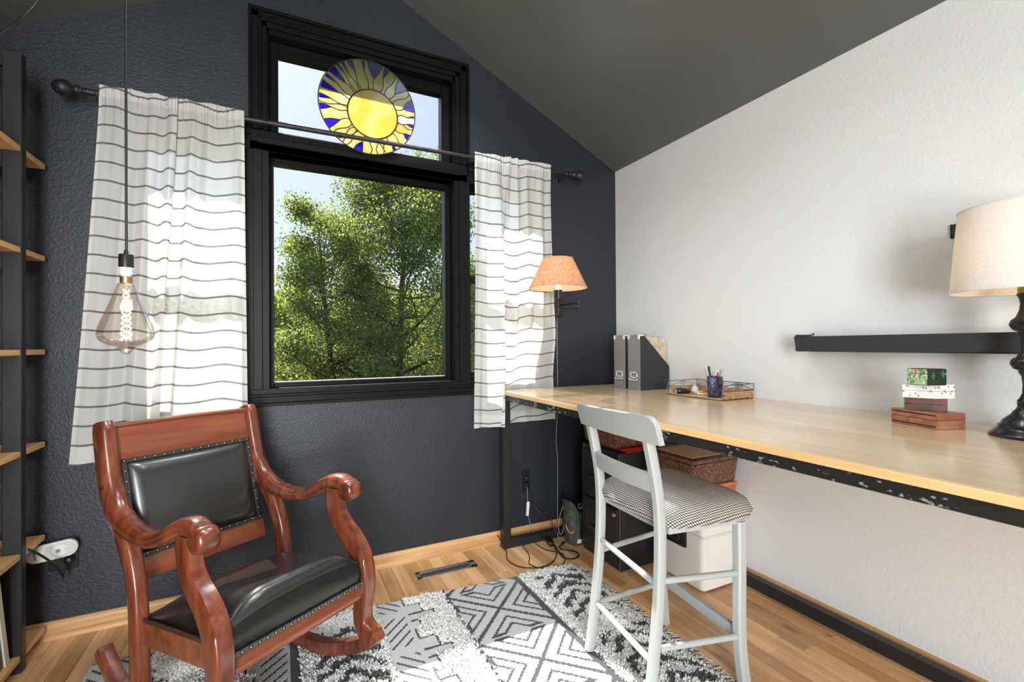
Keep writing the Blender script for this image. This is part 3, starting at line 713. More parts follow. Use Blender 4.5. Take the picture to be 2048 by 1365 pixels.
for i in range(nR):
    left = bounds[(i-1) % nR][1]; right = bounds[i][0]; a0, a1 = rays[i]
    arc = [rim(a0+(a1-a0)*t/4) for t in range(1, 4)]
    b0 = math.atan2(right[0][1]-FC[1], right[0][0]-FC[0]); b1 = math.atan2(left[0][1]-FC[1], left[0][0]-FC[0])
    while b1 < b0: b1 += 2*PI
    base = [(FC[0]+FR*math.cos(b0+(b1-b0)*t/4), FC[1]+FR*math.sin(b0+(b1-b0)*t/4)) for t in range(1, 4)]
    pane2d(list(left)+arc+list(reversed(right))+base, 'ray', M['clear_ray'] if i == 8 else M['ray_glass'])
for p in glass['violet']: pane2d(p, 'violet_pane', M['violet_glass'])
pane2d([(FC[0]+FR*math.cos(2*PI*k/40), FC[1]+FR*math.sin(2*PI*k/40)) for k in range(40)], 'sun_face', M['sun_glass'])
leadline([(FC[0]+FR*math.cos(2*PI*k/40), FC[1]+FR*math.sin(2*PI*k/40)) for k in range(41)], .0040)
obj('lead_lines', lead, M['lead'], sg, True)
bm = nb(); tube(bm, [(sp(rim(a, 1))[0], SY, sp(rim(a, 1))[1]) for a in range(0, 361, 6)], .0028, 8, sub=1); obj('rim', bm, M['lead'], sg, True)
bm = nb(); tube(bm, [(SX+.01, SY, SZ+SR), (SX+.009, SY, SZ+SR+.02), (SX+.008, SY+.004, 2.752), (SX+.008, SY+.016, 2.765)], .0011, 6); tube(bm, [(SX+.016, SY, SZ+SR-.003), (SX+.01, SY, SZ+SR+.006), (SX+.003, SY, SZ+SR-.003)], .0012, 6)
obj('hanging_wire', bm, M['lead'], sg)

# ------------------------------------------------------------------ pendant bulb
PX, PY = -.417, 1.769
def pz(y): return 1.2-(480+y/5.69-692.0)*.0015038
K = .0002036
pb = root('pendant_lamp', (PX, PY, pz(1300)), 'large bare amber filament bulb hanging on a black cord before the curtain', 'pendant lamp')
ctop = roof(PX)
bm = nb(); tube(bm, [(PX, PY, pz(120)), (PX+.0005, PY, pz(60)), (PX, PY, 1.8), (PX, PY, ctop-.012)], .0034, 10); obj('cord', bm, M['black_plastic'], pb, True)
bm = nb(); tube(bm, [(PX, PY, ctop-.012), (PX-.03, PY+.04, ctop-.08), (-.60, 1.95, 2.56), (-.728, 2.10, 2.369), (-.821, 2.10, 2.223), (-.92, 2.10, 2.07), (-1.05, 2.12, 1.965), (-1.18, 2.15, 1.951)], .0034, 8, sub=8); obj('swag_cord', bm, M['black_plastic'], pb, True)
bm = nb(); tube(bm, [(PX, PY, ctop+.001), (PX, PY, ctop-.006), (PX+.008, PY, ctop-.012), (PX+.004, PY, ctop-.022), (PX-.006, PY, ctop-.018)], .0022, 8); obj('ceiling_hook', bm, M['black_metal'], pb, True)
bm = nb(); lathe(bm, [(14*K, pz(100)), (26*K, pz(118)), (30*K, pz(150)), (34*K, pz(163))], (PX, PY, 0), 'Z', 24); obj('cord_grip', bm, M['black_plastic'], pb, True)
bm = nb(); lathe(bm, [(86*K, pz(160)), (91*K, pz(168)), (92*K, pz(308)), (70*K, pz(312))], (PX, PY, 0), 'Z', 32); obj('socket', bm, M['black_plastic'], pb, 40)
pr = [(98*K, pz(312)), (98*K, pz(324)), (80*K, pz(326))]
for k in range(5): pr += [(80*K, pz(330+k*13)), (74*K, pz(336+k*13))]
pr += [(66*K, pz(395)), (60*K, pz(398)), (58*K, pz(415))]
bm = nb(); lathe(bm, pr, (PX, PY, 0), 'Z', 32); obj('thread_ring', bm, M['white_plastic'], pb, 40)
bm = nb(); lathe(bm, [(60*K, pz(410)), (75*K, pz(418)), (76*K, pz(440)), (75*K, pz(484)), (55*K, pz(488))], (PX, PY, 0), 'Z', 32); obj('brass_collar', bm, M['brass'], pb, 40)
env = [(76, 484), (98, 494), (110, 510), (128, 555), (160, 640), (207, 740), (254, 840), (298, 930), (322, 985), (337, 1030), (341, 1068), (332, 1105), (305, 1140), (255, 1170), (190, 1198), (140, 1212), (108, 1228), (80, 1256), (45, 1284), (8, 1298)]
bm = nb(); lathe(bm, [(r*K, pz(y)) for r, y in [tuple(q) for q in catmull(env, 3)]], (PX, PY, 0), 'Z', 56, cap=False); obj('glass_envelope', bm, M['bulb_glass'], pb, True)
fil = nb()
for ph in (0, PI):
    pts = []
    for k in range(121):
        t = k/120; y = 560+t*580; r = (30+25*math.sin(min(1, t*1.3)*PI/2))*K*1.0; a = ph+t*2*PI*4.6
        pts.append((PX+r*math.cos(a), PY+r*math.sin(a), pz(y)))
    tube(fil, pts, 6.2*K, 6, sub=1)
obj('filament', fil, M['filament'], pb, True)
bm = nb(); tube(bm, [(PX, PY, pz(488)), (PX, PY, pz(700)), (PX, PY, pz(1165))], 7*K, 8, smooth=False); tube(bm, [(PX, PY, pz(490)), (PX, PY, pz(560))], 26*K, 12, smooth=False); obj('glass_stem', bm, M['bulb_glass'], pb, True)
def point(name, loc, e, col, r=.03):
    l = bpy.data.lights.new(name, 'POINT'); l.energy = e; l.color = col; l.shadow_soft_size = r
    o = bpy.data.objects.new(name, l); COL.objects.link(o); o.location = loc; return o
point('filament_glow', (PX, PY, pz(850)), .5, (1, .74, .45), .02)

# ------------------------------------------------------------------ swing-arm wall lamp
QX, QY = 1.398, 2.231
wl = root('wall_lamp', (1.61, 2.57, 1.37), 'swing-arm wall lamp with speckled peach shade beside the narrower curtain', 'wall lamp')
def cone(r0, z0, r1, z1, th=.0015, n=64, c=(QX, QY)):
    bm = nb(); lathe(bm, [(r0, z0), (r1, z1)], (c[0], c[1], 0), 'Z', n, cap=False); return bm
zb, zt, rb, rt = 1.512, 1.679, .163, .084
obj('lamp_shade', cone(rb, zb, rt, zt), M['peach_shade'], wl, True)
obj('shade_lining', cone(rb-.002, zb+.0005, rt-.002, zt-.0005), M['shade_lining'], wl, True)
bm = nb()
for r, z in ((rb, zb), (rt, zt)):
    bm = nb(); tube(bm, [(QX+r*math.cos(a), QY+r*math.sin(a), z) for a in np.linspace(0, 2*PI, 49)], .0018, 6, sub=1)
    obj('shade_trim', bm, M['peach_shade'], wl, True)
bm = nb(); lathe(bm, [(.008, 1.440), (.012, 1.446), (.018, 1.450), (.0225, 1.492), (.0235, 1.496), (.0235, 1.502), (.014, 1.503)], (QX, QY, 0), 'Z', 28); obj('socket', bm, M['black_metal'], wl, 40)
bm = nb()
for s in (-1, 1): tube(bm, [(QX+s*.020, QY, 1.500), (QX+s*.036, QY, 1.54), (QX+s*.040, QY, 1.60), (QX+s*.02, QY, 1.655), (QX, QY, 1.668)], .0014, 6)
for a in range(3): tube(bm, [(QX, QY, 1.668), (QX+rt*math.cos(a*2.094), QY+rt*math.sin(a*2.094), zt-.003)], .0013, 6, smooth=False)
obj('harp', bm, M['steel'], wl)
bm = nb(); lathe(bm, [(.012, 1.502), (.014, 1.53), (.030, 1.57), (.032, 1.60), (.022, 1.628), (.002, 1.638)], (QX, QY, 0), 'Z', 24, cap=False); obj('light_bulb', bm, M['lit_bulb'], wl, True)
point('wall_lamp_glow', (QX, QY, 1.52), .8, (1, .74, .48), .03)
JX, JY = 1.575, 2.29
bm = nb(); lathe(bm, [(.006, 1.360), (.009, 1.366), (.006, 1.374), (.010, 1.386), (.012, 1.398), (.007, 1.408), (.0065, 1.432), (.012, 1.438), (.008, 1.444)], (QX, QY, 0), 'Z', 16); obj('stem', bm, M['lamp_dark'], wl, True)
bm = nb(); tube(bm, [(QX, QY, 1.402), (JX, JY, 1.408)], .0055, 10, smooth=False); tube(bm, [(JX, JY, 1.440), (1.60, 2.545, 1.447)], .0055, 10, smooth=False)
obj('swing_arm', bm, M['lamp_dark'], wl, 40)
bm = nb(); lathe(bm, [(.004, 1.388), (.010, 1.392), (.010, 1.404), (.007, 1.408), (.007, 1.430), (.010, 1.434), (.010, 1.452), (.004, 1.456)], (JX, JY, 0), 'Z', 16); obj('elbow', bm, M['lamp_dark'], wl, 40)
bm = nb(); box(bm, (1.568, 2.556, 1.372), (1.640, 2.5795, 1.535), .004, 2); lathe(bm, [(.002, 0), (.005, .001), (.005, .004)], (1.585, 2.552, 1.515), 'Y', 10); lathe(bm, [(.002, 0), (.005, .001), (.005, .004)], (1.60, 2.552, 1.388), 'Y', 10)
tube(bm, [(1.60, 2.545, 1.40), (1.60, 2.545, 1.47)], .009, 10, smooth=False); box(bm, (1.592, 2.545, 1.43), (1.608, 2.558, 1.46), .001, 1); obj('wall_plate', bm, M['black_metal'], wl, 40)
bm = nb(); tube(bm, [(1.602, 2.573, 1.372), (1.602, 2.574, 1.15), (1.603, 2.574, .95), (1.598, 2.574, .72), (1.588, 2.572, .58), (1.594, 2.572, .50), (1.598, 2.572, .42), (1.597, 2.571, .32), (1.590, 2.566, .12), (1.575, 2.54, .070), (1.54, 2.50, .055), (1.515, 2.43, .006)], .0022, 6); obj('lamp_cord', bm, M['grey_cable'], wl, True)

# ------------------------------------------------------------------ table lamp on the desk
TX, TY = 1.897, .533
tlr = root('table_lamp', (TX, TY, DT), 'table lamp with turned pewter base and large white drum shade on desk', 'table lamp')
pf0 = [(.118, .926), (.119, .930), (.112, .936), (.098, .946), (.089, .953), (.090, .958), (.082, .962), (.076, .972), (.062, .982), (.050, .990), (.047, .996), (.037, 1.004), (.032, 1.013), (.033, 1.018), (.033, 1.030), (.027, 1.034), (.0185, 1.050), (.017, 1.075), (.020, 1.098), (.029, 1.110), (.028, 1.114), (.044, 1.120), (.053, 1.133), (.048, 1.146), (.032, 1.154), (.031, 1.158), (.020, 1.168), (.0185, 1.190), (.021, 1.214), (.026, 1.220), (.026, 1.224), (.044, 1.232), (.054, 1.246), (.049, 1.258), (.034, 1.268), (.024, 1.288), (.021, 1.305), (.024, 1.320), (.031, 1.331), (.029, 1.335)]
pf = [(r*.70, z) for r, z in pf0]
bm = nb(); lathe(bm, pf, (TX, TY, 0), 'Z', 56); obj('base', bm, M['lamp_dark'], tlr, 50)
bm = nb(); lathe(bm, [(.018, 1.334), (.0195, 1.338), (.0195, 1.385), (.014, 1.392)], (TX, TY, 0), 'Z', 32); obj('brass_socket', bm, M['brass'], tlr, 40)
c2 = (TX, TY)
obj('lamp_shade', cone(.163, 1.343, .142, 1.583, c=c2, n=96), M['white_shade'], tlr, True)
obj('shade_lining', cone(.161, 1.3435, .140, 1.5825, c=c2, n=96), M['shade_lining'], tlr, True)
bm = nb()
for r, z in ((.163, 1.343), (.142, 1.583)):
    bm = nb(); tube(bm, [(TX+r*math.cos(a), TY+r*math.sin(a), z) for a in np.linspace(0, 2*PI, 73)], .0022, 6, sub=1)
    obj('shade_trim', bm, M['white_shade'], tlr, True)
bm = nb(); lathe(bm, [(.012, 1.39), (.014, 1.41), (.030, 1.45), (.031, 1.48), (.02, 1.505), (.002, 1.512)], (TX, TY, 0), 'Z', 24, cap=False); obj('light_bulb', bm, M['lit_bulb'], tlr, True)
bm = nb()
for a in range(3): tube(bm, [(TX, TY, 1.56), (TX+.135*math.cos(a*2.094), TY+.135*math.sin(a*2.094), 1.57)], .0015, 6, smooth=False)
for s in (-1, 1): tube(bm, [(TX+s*.022, TY, 1.385), (TX+s*.05, TY, 1.44), (TX+s*.045, TY, 1.52), (TX, TY, 1.56)], .0016, 6)
obj('harp', bm, M['steel'], tlr)
point('table_lamp_glow', (TX, TY, 1.43), .65, (1, .80, .60), .03)
# ------------------------------------------------------------------ rocking chair (built in its own frame: x across, y backwards, z up)
TH0 = math.radians(33.5)
_L = Vector((math.cos(TH0), math.sin(TH0), 0)); _F = Vector((math.sin(TH0), -math.cos(TH0), 0))
ORG = _L*(1.1979-.265)+_F*(-1.5707); ORG.z = .0
rc = root('rocking_chair', ORG, 'mahogany rocking chair with studded black leather seat and back', 'rocking chair', TH0)
MH = M['mahogany']
def P3(l, pts): return [(l, -f, z) for f, z in pts]
def side_sweep(name, l, pts, tn, ws, m=MH, p=4, n=18, sub=5, smooth=50):
    cp = catmull([(f, z, a, b) for (f, z), a, b in zip(pts, tn if not np.isscalar(tn) else [tn]*len(pts), ws if not np.isscalar(ws) else [ws]*len(pts))], sub)
    bm = nb(); sweep(bm, [(l, -q[0], q[1]) for q in cp], (1, 0, 0), [q[2] for q in cp], [q[3] for q in cp], n, p)
    bmesh.ops.recalc_face_normals(bm, faces=bm.faces)
    return obj(name, bm, m, rc, smooth, local=True)
ZR = .012
for s in (-1, 1):
    l = s*.249
    # back post flowing into the arm
    arm = [(-.462, .936), (-.452, .905), (-.432, .83), (-.407, .745), (-.372, .680), (-.318, .634), (-.245, .612), (-.165, .605), (-.085, .611), (-.01, .637), (.055, .669), (.105, .690), (.150, .693), (.182, .682)]
    tn = [.032, .041, .042, .042, .041, .036, .029, .025, .023, .023, .024, .025, .027, .028]
    wd = [.025, .028, .029, .029, .030, .031, .031, .031, .031, .031, .032, .032, .032, .031]
    side_sweep('arm', l, arm, tn, wd, p=2.8, n=22)
    bm = nb()      # scrolled knob at the arm's end
    fr = (Vector((0, 1, 0)), Vector((0, 0, 1)), Vector((1, 0, 0)))
    lathe(bm, [(.008, -.034), (.022, -.033), (.031, -.029), (.036, -.022), (.0385, -.010), (.0385, .010), (.036, .022), (.031, .029), (.022, .033), (.008, .034)], (l, -.190, .668), fr, 36)
    bmesh.ops.recalc_face_normals(bm, faces=bm.faces); obj('arm_scroll', bm, MH, rc, 60, local=True)
    bm = nb(); sweep(bm, [(l, .3995, .728), (l, .3935, .718)], (1, 0, 0), .0383, .0293, 20, 2.8); obj('joint_bead', bm, M['lead'], rc, local=True)
    # rear leg
    side_sweep('rear_leg', l, [(-.395, .715), (-.345, .640), (-.272, .560), (-.222, .470), (-.203, .380), (-.196, .280), (-.190, .180), (-.186, .060+ZR)], [.026, .031, .032, .029, .028, .028, .029, .029], [.020, .022, .023, .022, .022, .022, .022, .022], p=5)
    # front post, serpentine
    side_sweep('front_leg', l, [(.112, .668), (.113, .61), (.128, .562), (.166, .522), (.210, .487), (.247, .440), (.266, .385), (.268, .320), (.258, .255), (.263, .205), (.294, .172), (.312, .150+ZR)], [.038, .036, .035, .034, .036, .036, .033, .030, .028, .030, .036, .040], [.024, .024, .024, .025, .026, .027, .027, .027, .026, .026, .027, .027], p=9, n=24)
    # rocker
    rk = [(.332, .150), (.305, .124), (.26, .092), (.20, .066), (.11, .030), (.01, .009), (-.09, .001), (-.19, .006), (-.29, .027), (-.37, .060), (-.435, .100), (-.462, .121)]
    side_sweep('rocker', l, [(f, z+.024+ZR) for f, z in rk], [.024]*12, [.022]*12, p=9, n=20)
# crest rail, lower back rail, between the posts (leaning back)
def backpt(z): return -.300-(z-.41)*.2925
def rail(name, z0, z1, w, t, m, bow=0.0, lip=0):
    bm = nb(); A = []
    n = 14
    for k in range(n+1):
        x = -w+2*w*k/n; A.append(x)
    def prof(z): return backpt(z)
    quads = [(z0, 0), (z1, 0), (z1, t), (z0, t)]
    rings = []
    for x in A:
        b = bow*(1-(x/w)**2)
        rings.append([bm.verts.new((x, -(prof(z)+(t/2 if i in (0, 1) else -t/2)) , z+(b if z == z1 else 0))) for i, (z, _) in enumerate(quads)])
    for i in range(n):
        for k in range(4): bm.faces.new((rings[i][k], rings[i][(k+1) % 4], rings[i+1][(k+1) % 4], rings[i+1][k]))
    bm.faces.new(list(reversed(rings[0]))); bm.faces.new(rings[-1]); bmesh.ops.recalc_face_normals(bm, faces=bm.faces)
    es = [e for e in bm.edges if abs((e.verts[0].co-e.verts[1].co).x) > .001]
    bmesh.ops.bevel(bm, geom=es, offset=.004, segments=2, affect='EDGES', profile=.5)
    return obj(name, bm, m, rc, 40, local=True)
rail('crest_rail', .805, .923, .228, .024, M['mahogany_x'], .004)
bm = nb(); sweep(bm, [(-.228, -(backpt(.924)+.004), .9235), (0, -(backpt(.924)+.004), .9275), (.228, -(backpt(.924)+.004), .9235)], (0, 0, 1), .017, .0075, 14, 2.5); obj('crest_cap', bm, M['mahogany_x'], rc, 50, local=True)
rail('lower_back_rail', .412, .488, .228, .022, M['mahogany_x'])
# leather panels: pillowed grids
def pillow(name, w0, w1, c0, c1, nrm, up, org, depth, nx=40, nz=26, thick=.01, m=None, edge=.12, sq=.5, round_=0):
    """rectangle from (-w..w) x (c0..c1) in plane org+x*X+c*up bulging along nrm."""
    bm = nb(); G = []
    for j in range(nz+1):
        row = []
        for i in range(nx+1):
            u = i/nx; v = j/nz; w = w0+(w1-w0)*v
            d = min(1, min(u, 1-u)/edge)*1.0; e = min(1, min(v, 1-v)/(edge*1.5))
            k = (math.sin(d*PI/2)*math.sin(e*PI/2))**sq
            b = depth*k*(.72+.28*math.sin(PI*u)*math.sin(PI*v))
            x = -w+2*w*u
            row.append(bm.verts.new(Vector(org)+Vector((x, 0, 0))+Vector(up)*(c0+(c1-c0)*v)+Vector(nrm)*b))
        G.append(row)
    for j in range(nz):
        for i in range(nx): bm.faces.new((G[j][i], G[j][i+1], G[j+1][i+1], G[j+1][i]))
    bound = [v for v in bm.verts if v.is_boundary]
    r = bmesh.ops.extrude_edge_only(bm, edges=[e for e in bm.edges if e.is_boundary]); vs = [v for v in r['geom'] if isinstance(v, bmesh.types.BMVert)]
    for v in vs: v.co -= Vector(nrm)*thick
    bmesh.ops.recalc_face_normals(bm, faces=bm.faces)
    return obj(name, bm, m or M['leather'], rc, True, local=True)
ub = Vector((0, .2810, .9597)); nbk = Vector((0, -.9597, .2810))       # up the back, out of its face
ob = Vector((0, -(backpt(.41)), .41))
Lb = (.41-.41)
pillow('back_panel', .209, .211, .084, .404, nbk, ub, ob+nbk*.006, .034, m=M['leather'])
bm = nb()
rim_ = [(-.222, .066), (.222, .066), (.222, .414), (-.222, .414)]
for a, b in (((-.222, .074), (.222, .088)), ((-.222, .398), (.222, .412)), ((-.222, .074), (-.206, .412)), ((.206, .074), (.222, .412))):
    vs = box(bm, (a[0], -.002, a[1]), (b[0], .012, b[1]), .001, 1)
mt = Matrix((Vector((1, 0, 0)), -nbk, ub)).transposed().to_4x4(); mt.translation = ob
bm.transform(mt @ Matrix.Translation((0, -.014, 0))); obj('back_edging', bm, M['leather'], rc, local=True)
bm = nb(); box(bm, (-.226, .002, .07), (.226, .012, .415)); bm.transform(mt); obj('back_board', bm, M['mahogany_x'], rc, local=True)
# studs share one mesh
sb_ = nb(); lathe(sb_, [(.0048, 0), (.0046, .0016), (.0032, .0032), (.0012, .0040), (.0001, .0042)], (0, 0, 0), 'Z', 10, cap=False); stud_me = bpy.data.meshes.new('stud'); sb_.to_mesh(stud_me); sb_.free(); stud_me.materials.append(M['stud']); stud_me.shade_smooth()
def stud(p, nrm, s=1.0):
    o = bpy.data.objects.new('stud', stud_me); o.parent = rc; o.location = p; o.rotation_euler = Vector(nrm).to_track_quat('Z', 'Y').to_euler(); o.scale = (s, s, s); link(o)
def onback(x, c): return ob+Vector((x, 0, 0))+ub*c+nbk*.0160
for k in range(15):
    x = -.213+.426*k/14; stud(onback(x, .405), nbk); stud(onback(x, .081), nbk)
for k in range(1, 9):
    c = .081+.324*k/9; stud(onback(-.214, c), nbk); stud(onback(.214, c), nbk)
# seat frame: side rails, front rail with an ogee face, rear rail
def seatz(f): return .286+(f+.19)*.135       # underside line rising to the front
for s in (-1, 1):
    l = s*.235
    bm = nb(); pts = [(-.215, seatz(-.215)), (.245, seatz(.245))]
    v = [bm.verts.new((l+dx, -f, z+dz)) for dx in (-.011, .011) for (f, z) in pts for dz in (-.030, .045)]
    bmesh.ops.convex_hull(bm, input=v); obj('side_rail', bm, M['mahogany_x'], rc, local=True)
bm = nb()
og = [(.232, .292), (.262, .292), (.275, .300), (.281, .312), (.279, .324), (.268, .336), (.262, .348), (.266, .356), (.232, .356)]
prism(bm, [(-f, z) for f, z in og], -.227, .227, 0); obj('front_rail', bm, M['mahogany_x'], rc, 60, local=True)
bm = nb(); box(bm, (-.227, .200, .235), (.227, .222, .300), .002, 1); obj('rear_rail', bm, M['mahogany_x'], rc, local=True)
# seat cushion: crowned top, upright front band
bm = nb(); nx, ny = 44, 34; G = []
for j in range(ny+1):
    row = []
    for i in range(nx+1):
        u = i/nx; v = j/ny; x = -.232+.464*u; f = -.200+.472*v
        du = min(u, 1-u)/.5; edge = math.sin(min(1, du/.55)*PI/2)**.75
        fe = math.sin(min(1, v/.35)*PI/2)**.8
        fr_ = 1 if v < .90 else math.cos((v-.90)/.10*PI/2)**.55*.72+.28
        base = .338+(f+.2)*.155
        zc = base+(.072*edge*fe*(.86+.14*math.sin(PI*v)))*fr_ + .026*(v**3)*(.45+.55*edge)
        row.append(bm.verts.new((x, -(f if v < .9 else f-.003), zc)))
    G.append(row)
for j in range(ny):
    for i in range(nx): bm.faces.new((G[j][i], G[j][i+1], G[j+1][i+1], G[j+1][i]))
r = bmesh.ops.extrude_edge_only(bm, edges=[e for e in bm.edges if e.is_boundary])
for v in [q for q in r['geom'] if isinstance(q, bmesh.types.BMVert)]: v.co.z = .300+(-v.co.y+.19)*.125
bmesh.ops.recalc_face_normals(bm, faces=bm.faces); obj('seat_cushion', bm, M['leather'], rc, 70, local=True)
bm = nb(); G = []
for j in range(9):
    v = j/8; row = []
    for i in range(31):
        u = i/30; x = -.231+.462*u
        zt = .422+.030*math.sin(PI*u)**.5; z = .355+(zt-.355)*v; f = .272+.007*math.sin(PI*v)
        row.append(bm.verts.new((x, -f, z)))
    G.append(row)
for j in range(8):
    for i in range(30): bm.faces.new((G[j][i], G[j][i+1], G[j+1][i+1], G[j+1][i]))
bmesh.ops.solidify(bm, geom=bm.faces[:], thickness=.003); bmesh.ops.recalc_face_normals(bm, faces=bm.faces); obj('front_band', bm, M['leather'], rc, 70, local=True)
bm = nb(); box(bm, (-.230, -.2815, .350), (.230, -.270, .366), .002, 1); obj('front_gimp', bm, M['leather'], rc, local=True)
for k in range(19): stud((-.222+.444*k/18, -.2818, .358), (0, -1, 0), 1.15)
for s in (-1, 1):
    bm = nb(); v = [bm.verts.new((s*.2475+dx, -f, .331+(f+.19)*.125+dz)) for dx in (-.0015, .0015) for f in (-.18, .235) for dz in (0, .012)]
    bmesh.ops.convex_hull(bm, input=v); obj('side_gimp', bm, M['leather'], rc, local=True)

# ------------------------------------------------------------------ counter stool
st = root('counter_stool', (1.26, 1.31, .0), 'pale grey wooden counter stool with woven check seat at desk', 'stool')
GP = M['grey_paint']
def bez(name, pts, side, wn_, ws_, p=6, n=16, sub=5):
    bm = nb(); cp = catmull(pts, sub); sweep(bm, cp, side, wn_, ws_, n, p); bmesh.ops.recalc_face_normals(bm, faces=bm.faces); return obj(name, bm, GP, st, 40)
RZ = .012
back = [(1.081, .889), (1.0835, .880), (1.104, .79), (1.120, .70), (1.127, .60), (1.125, .48), (1.117, .36), (1.103, .24), (1.086, .12), (1.068, RZ)]
bez('rear_leg', [(x, 1.495, z) for x, z in back], (0, 1, 0), [.0172]*46, .0150)
near = [(x-.036, 1.137, z) for x, z in back]
near[-1] = (near[-1][0], 1.137, RZ-.0)
bez('rear_leg', near, (0, 1, 0), [.0172]*46, .0150)
ffar = [(1.452, 1.505, .590), (1.452, 1.505, .42), (1.450, 1.505, .26), (1.454, 1.505, .14), (1.466, 1.505, .0)]
fnear = [(1.404, 1.090, .590), (1.404, 1.090, .42), (1.401, 1.090, .26), (1.406, 1.090, .14), (1.428, 1.090, .004)]
bez('front_leg', ffar, (0, 1, 0), .0195, .0175); bez('front_leg', fnear, (0, 1, 0), .0195, .0175)
# crest: a curved board with rounded ends set against the leaning posts
bm = nb(); n = 44; rings = []
for k in range(n+1):
    t = .5-.5*math.cos(PI*k/n); y = 1.071+.448*t; cx = 1.040+.024*t+.014*(1-(2*t-1)**2)*-1
    zb_ = .886; zt_ = .966+.010*(1-t); e = min(t, 1-t)*.448
    rc_ = .034 if t < .5 else .022
    if e < rc_: zt_ = .966+.010*(1-t)-rc_+math.sqrt(max(0, rc_**2-(rc_-e)**2))
    pass
    lean = lambda z: -(z-.886)*.30
    rings.append([bm.verts.new((cx+dx+lean(z), y, z)) for dx, z in ((-.011, zb_), (-.011, zt_), (.011, zt_), (.011, zb_))])
for i in range(n):
    for k in range(4): bm.faces.new((rings[i][k], rings[i][(k+1) % 4], rings[i+1][(k+1) % 4], rings[i+1][k]))
bm.faces.new(rings[0]); bm.faces.new(list(reversed(rings[-1]))); bmesh.ops.recalc_face_normals(bm, faces=bm.faces)
bmesh.ops.bevel(bm, geom=[e for e in bm.edges if abs((e.verts[0].co-e.verts[1].co).y) > .0001], offset=.0006, segments=2, affect='EDGES'); obj('crest_rail', bm, GP, st, 40)
bm = nb(); rings = []
for k in range(13):
    t = k/12; y = 1.150+.334*t; cx = 1.073+.036*t-.012*(1-(2*t-1)**2)
    rings.append([bm.verts.new((cx+dx-(z-.72)*.16, y, z)) for dx, z in ((-.009, .716), (-.009, .780), (.009, .780), (.009, .716))])
for i in range(12):
    for k in range(4): bm.faces.new((rings[i][k], rings[i][(k+1) % 4], rings[i+1][(k+1) % 4], rings[i+1][k]))
bm.faces.new(rings[0]); bm.faces.new(list(reversed(rings[-1]))); bmesh.ops.recalc_face_normals(bm, faces=bm.faces)
bmesh.ops.bevel(bm, geom=[e for e in bm.edges if abs((e.verts[0].co-e.verts[1].co).y) > .002], offset=.003, segments=2, affect='EDGES'); obj('back_slat', bm, GP, st, 40)
# seat rails
bm = nb(); v = [bm.verts.new(p) for p in ((1.115, 1.122, .583), (1.43, 1.078, .583), (1.470, 1.519, .583), (1.13, 1.508, .583), (1.115, 1.122, .603), (1.43, 1.078, .603), (1.470, 1.519, .603), (1.13, 1.508, .603))]
bmesh.ops.convex_hull(bm, input=v); obj('seat_frame', bm, GP, st)
# upholstered seat
bm = nb(); nx = ny = 30; G = []
cA, cB, cC, cD = Vector((1.088, 1.098, 0)), Vector((1.478, 1.048, 0)), Vector((1.515, 1.542, 0)), Vector((1.115, 1.525, 0))
def pt(u, v): return (cA*(1-u)+cB*u)*(1-v)+(cD*(1-u)+cC*u)*v
lay = []
for j in range(ny+1):
    row = []
    for i in range(nx+1):
        u = i/nx; v = j/ny; ru, rv = 2*u-1, 2*v-1
        m_ = max(abs(ru), abs(rv)); q = (abs(ru)**6+abs(rv)**6)**(1/6) or 1e-6; k = m_/q
        uu, vv = .5+.5*ru*k, .5+.5*rv*k
        e = 1-m_; h = .655+.034*math.sin(min(1, e/.55)*PI/2)**.9-.0*e
        h = .606+(h-.606)*min(1, math.sin(min(1, (e+.02)/.13)*PI/2)**.6)
        p = pt(uu, vv); row.append(bm.verts.new((p.x, p.y, h+random.uniform(-.0006, .0006))))
    G.append(row)
for j in range(ny):
    for i in range(nx): bm.faces.new((G[j][i], G[j][i+1], G[j+1][i+1], G[j+1][i]))
r = bmesh.ops.extrude_edge_only(bm, edges=[e for e in bm.edges if e.is_boundary]); cc = pt(.5, .5)
for q in [q for q in r['geom'] if isinstance(q, bmesh.types.BMVert)]: q.co.x = cc.x+(q.co.x-cc.x)*.965; q.co.y = cc.y+(q.co.y-cc.y)*.965; q.co.z = .602
bmesh.ops.recalc_face_normals(bm, faces=bm.faces); obj('seat_cushion', bm, M['check'], st, 70)
def rung(a, b, r=.0105, name='rung'):
    bm = nb(); tube(bm, [a, b], r, 14, smooth=False); return obj(name, bm, GP, st, 50)
rung((1.085, 1.145, .418), (1.121, 1.488, .432)); rung((1.062, 1.145, .175), (1.095, 1.488, .193))
rung((1.095, 1.137, .432), (1.392, 1.092, .412)); rung((1.085, 1.137, .218), (1.392, 1.092, .196))
rung((1.137, 1.495, .386), (1.440, 1.505, .396)); rung((1.110, 1.495, .184), (1.440, 1.505, .176))
bm = nb(); v = [bm.verts.new((x+dx, y, z)) for (x, y) in ((1.402, 1.10), (1.450, 1.495)) for dx in (-.009, .009) for z in (.183, .222)]
bmesh.ops.convex_hull(bm, input=v); obj('foot_rail', bm, GP, st)

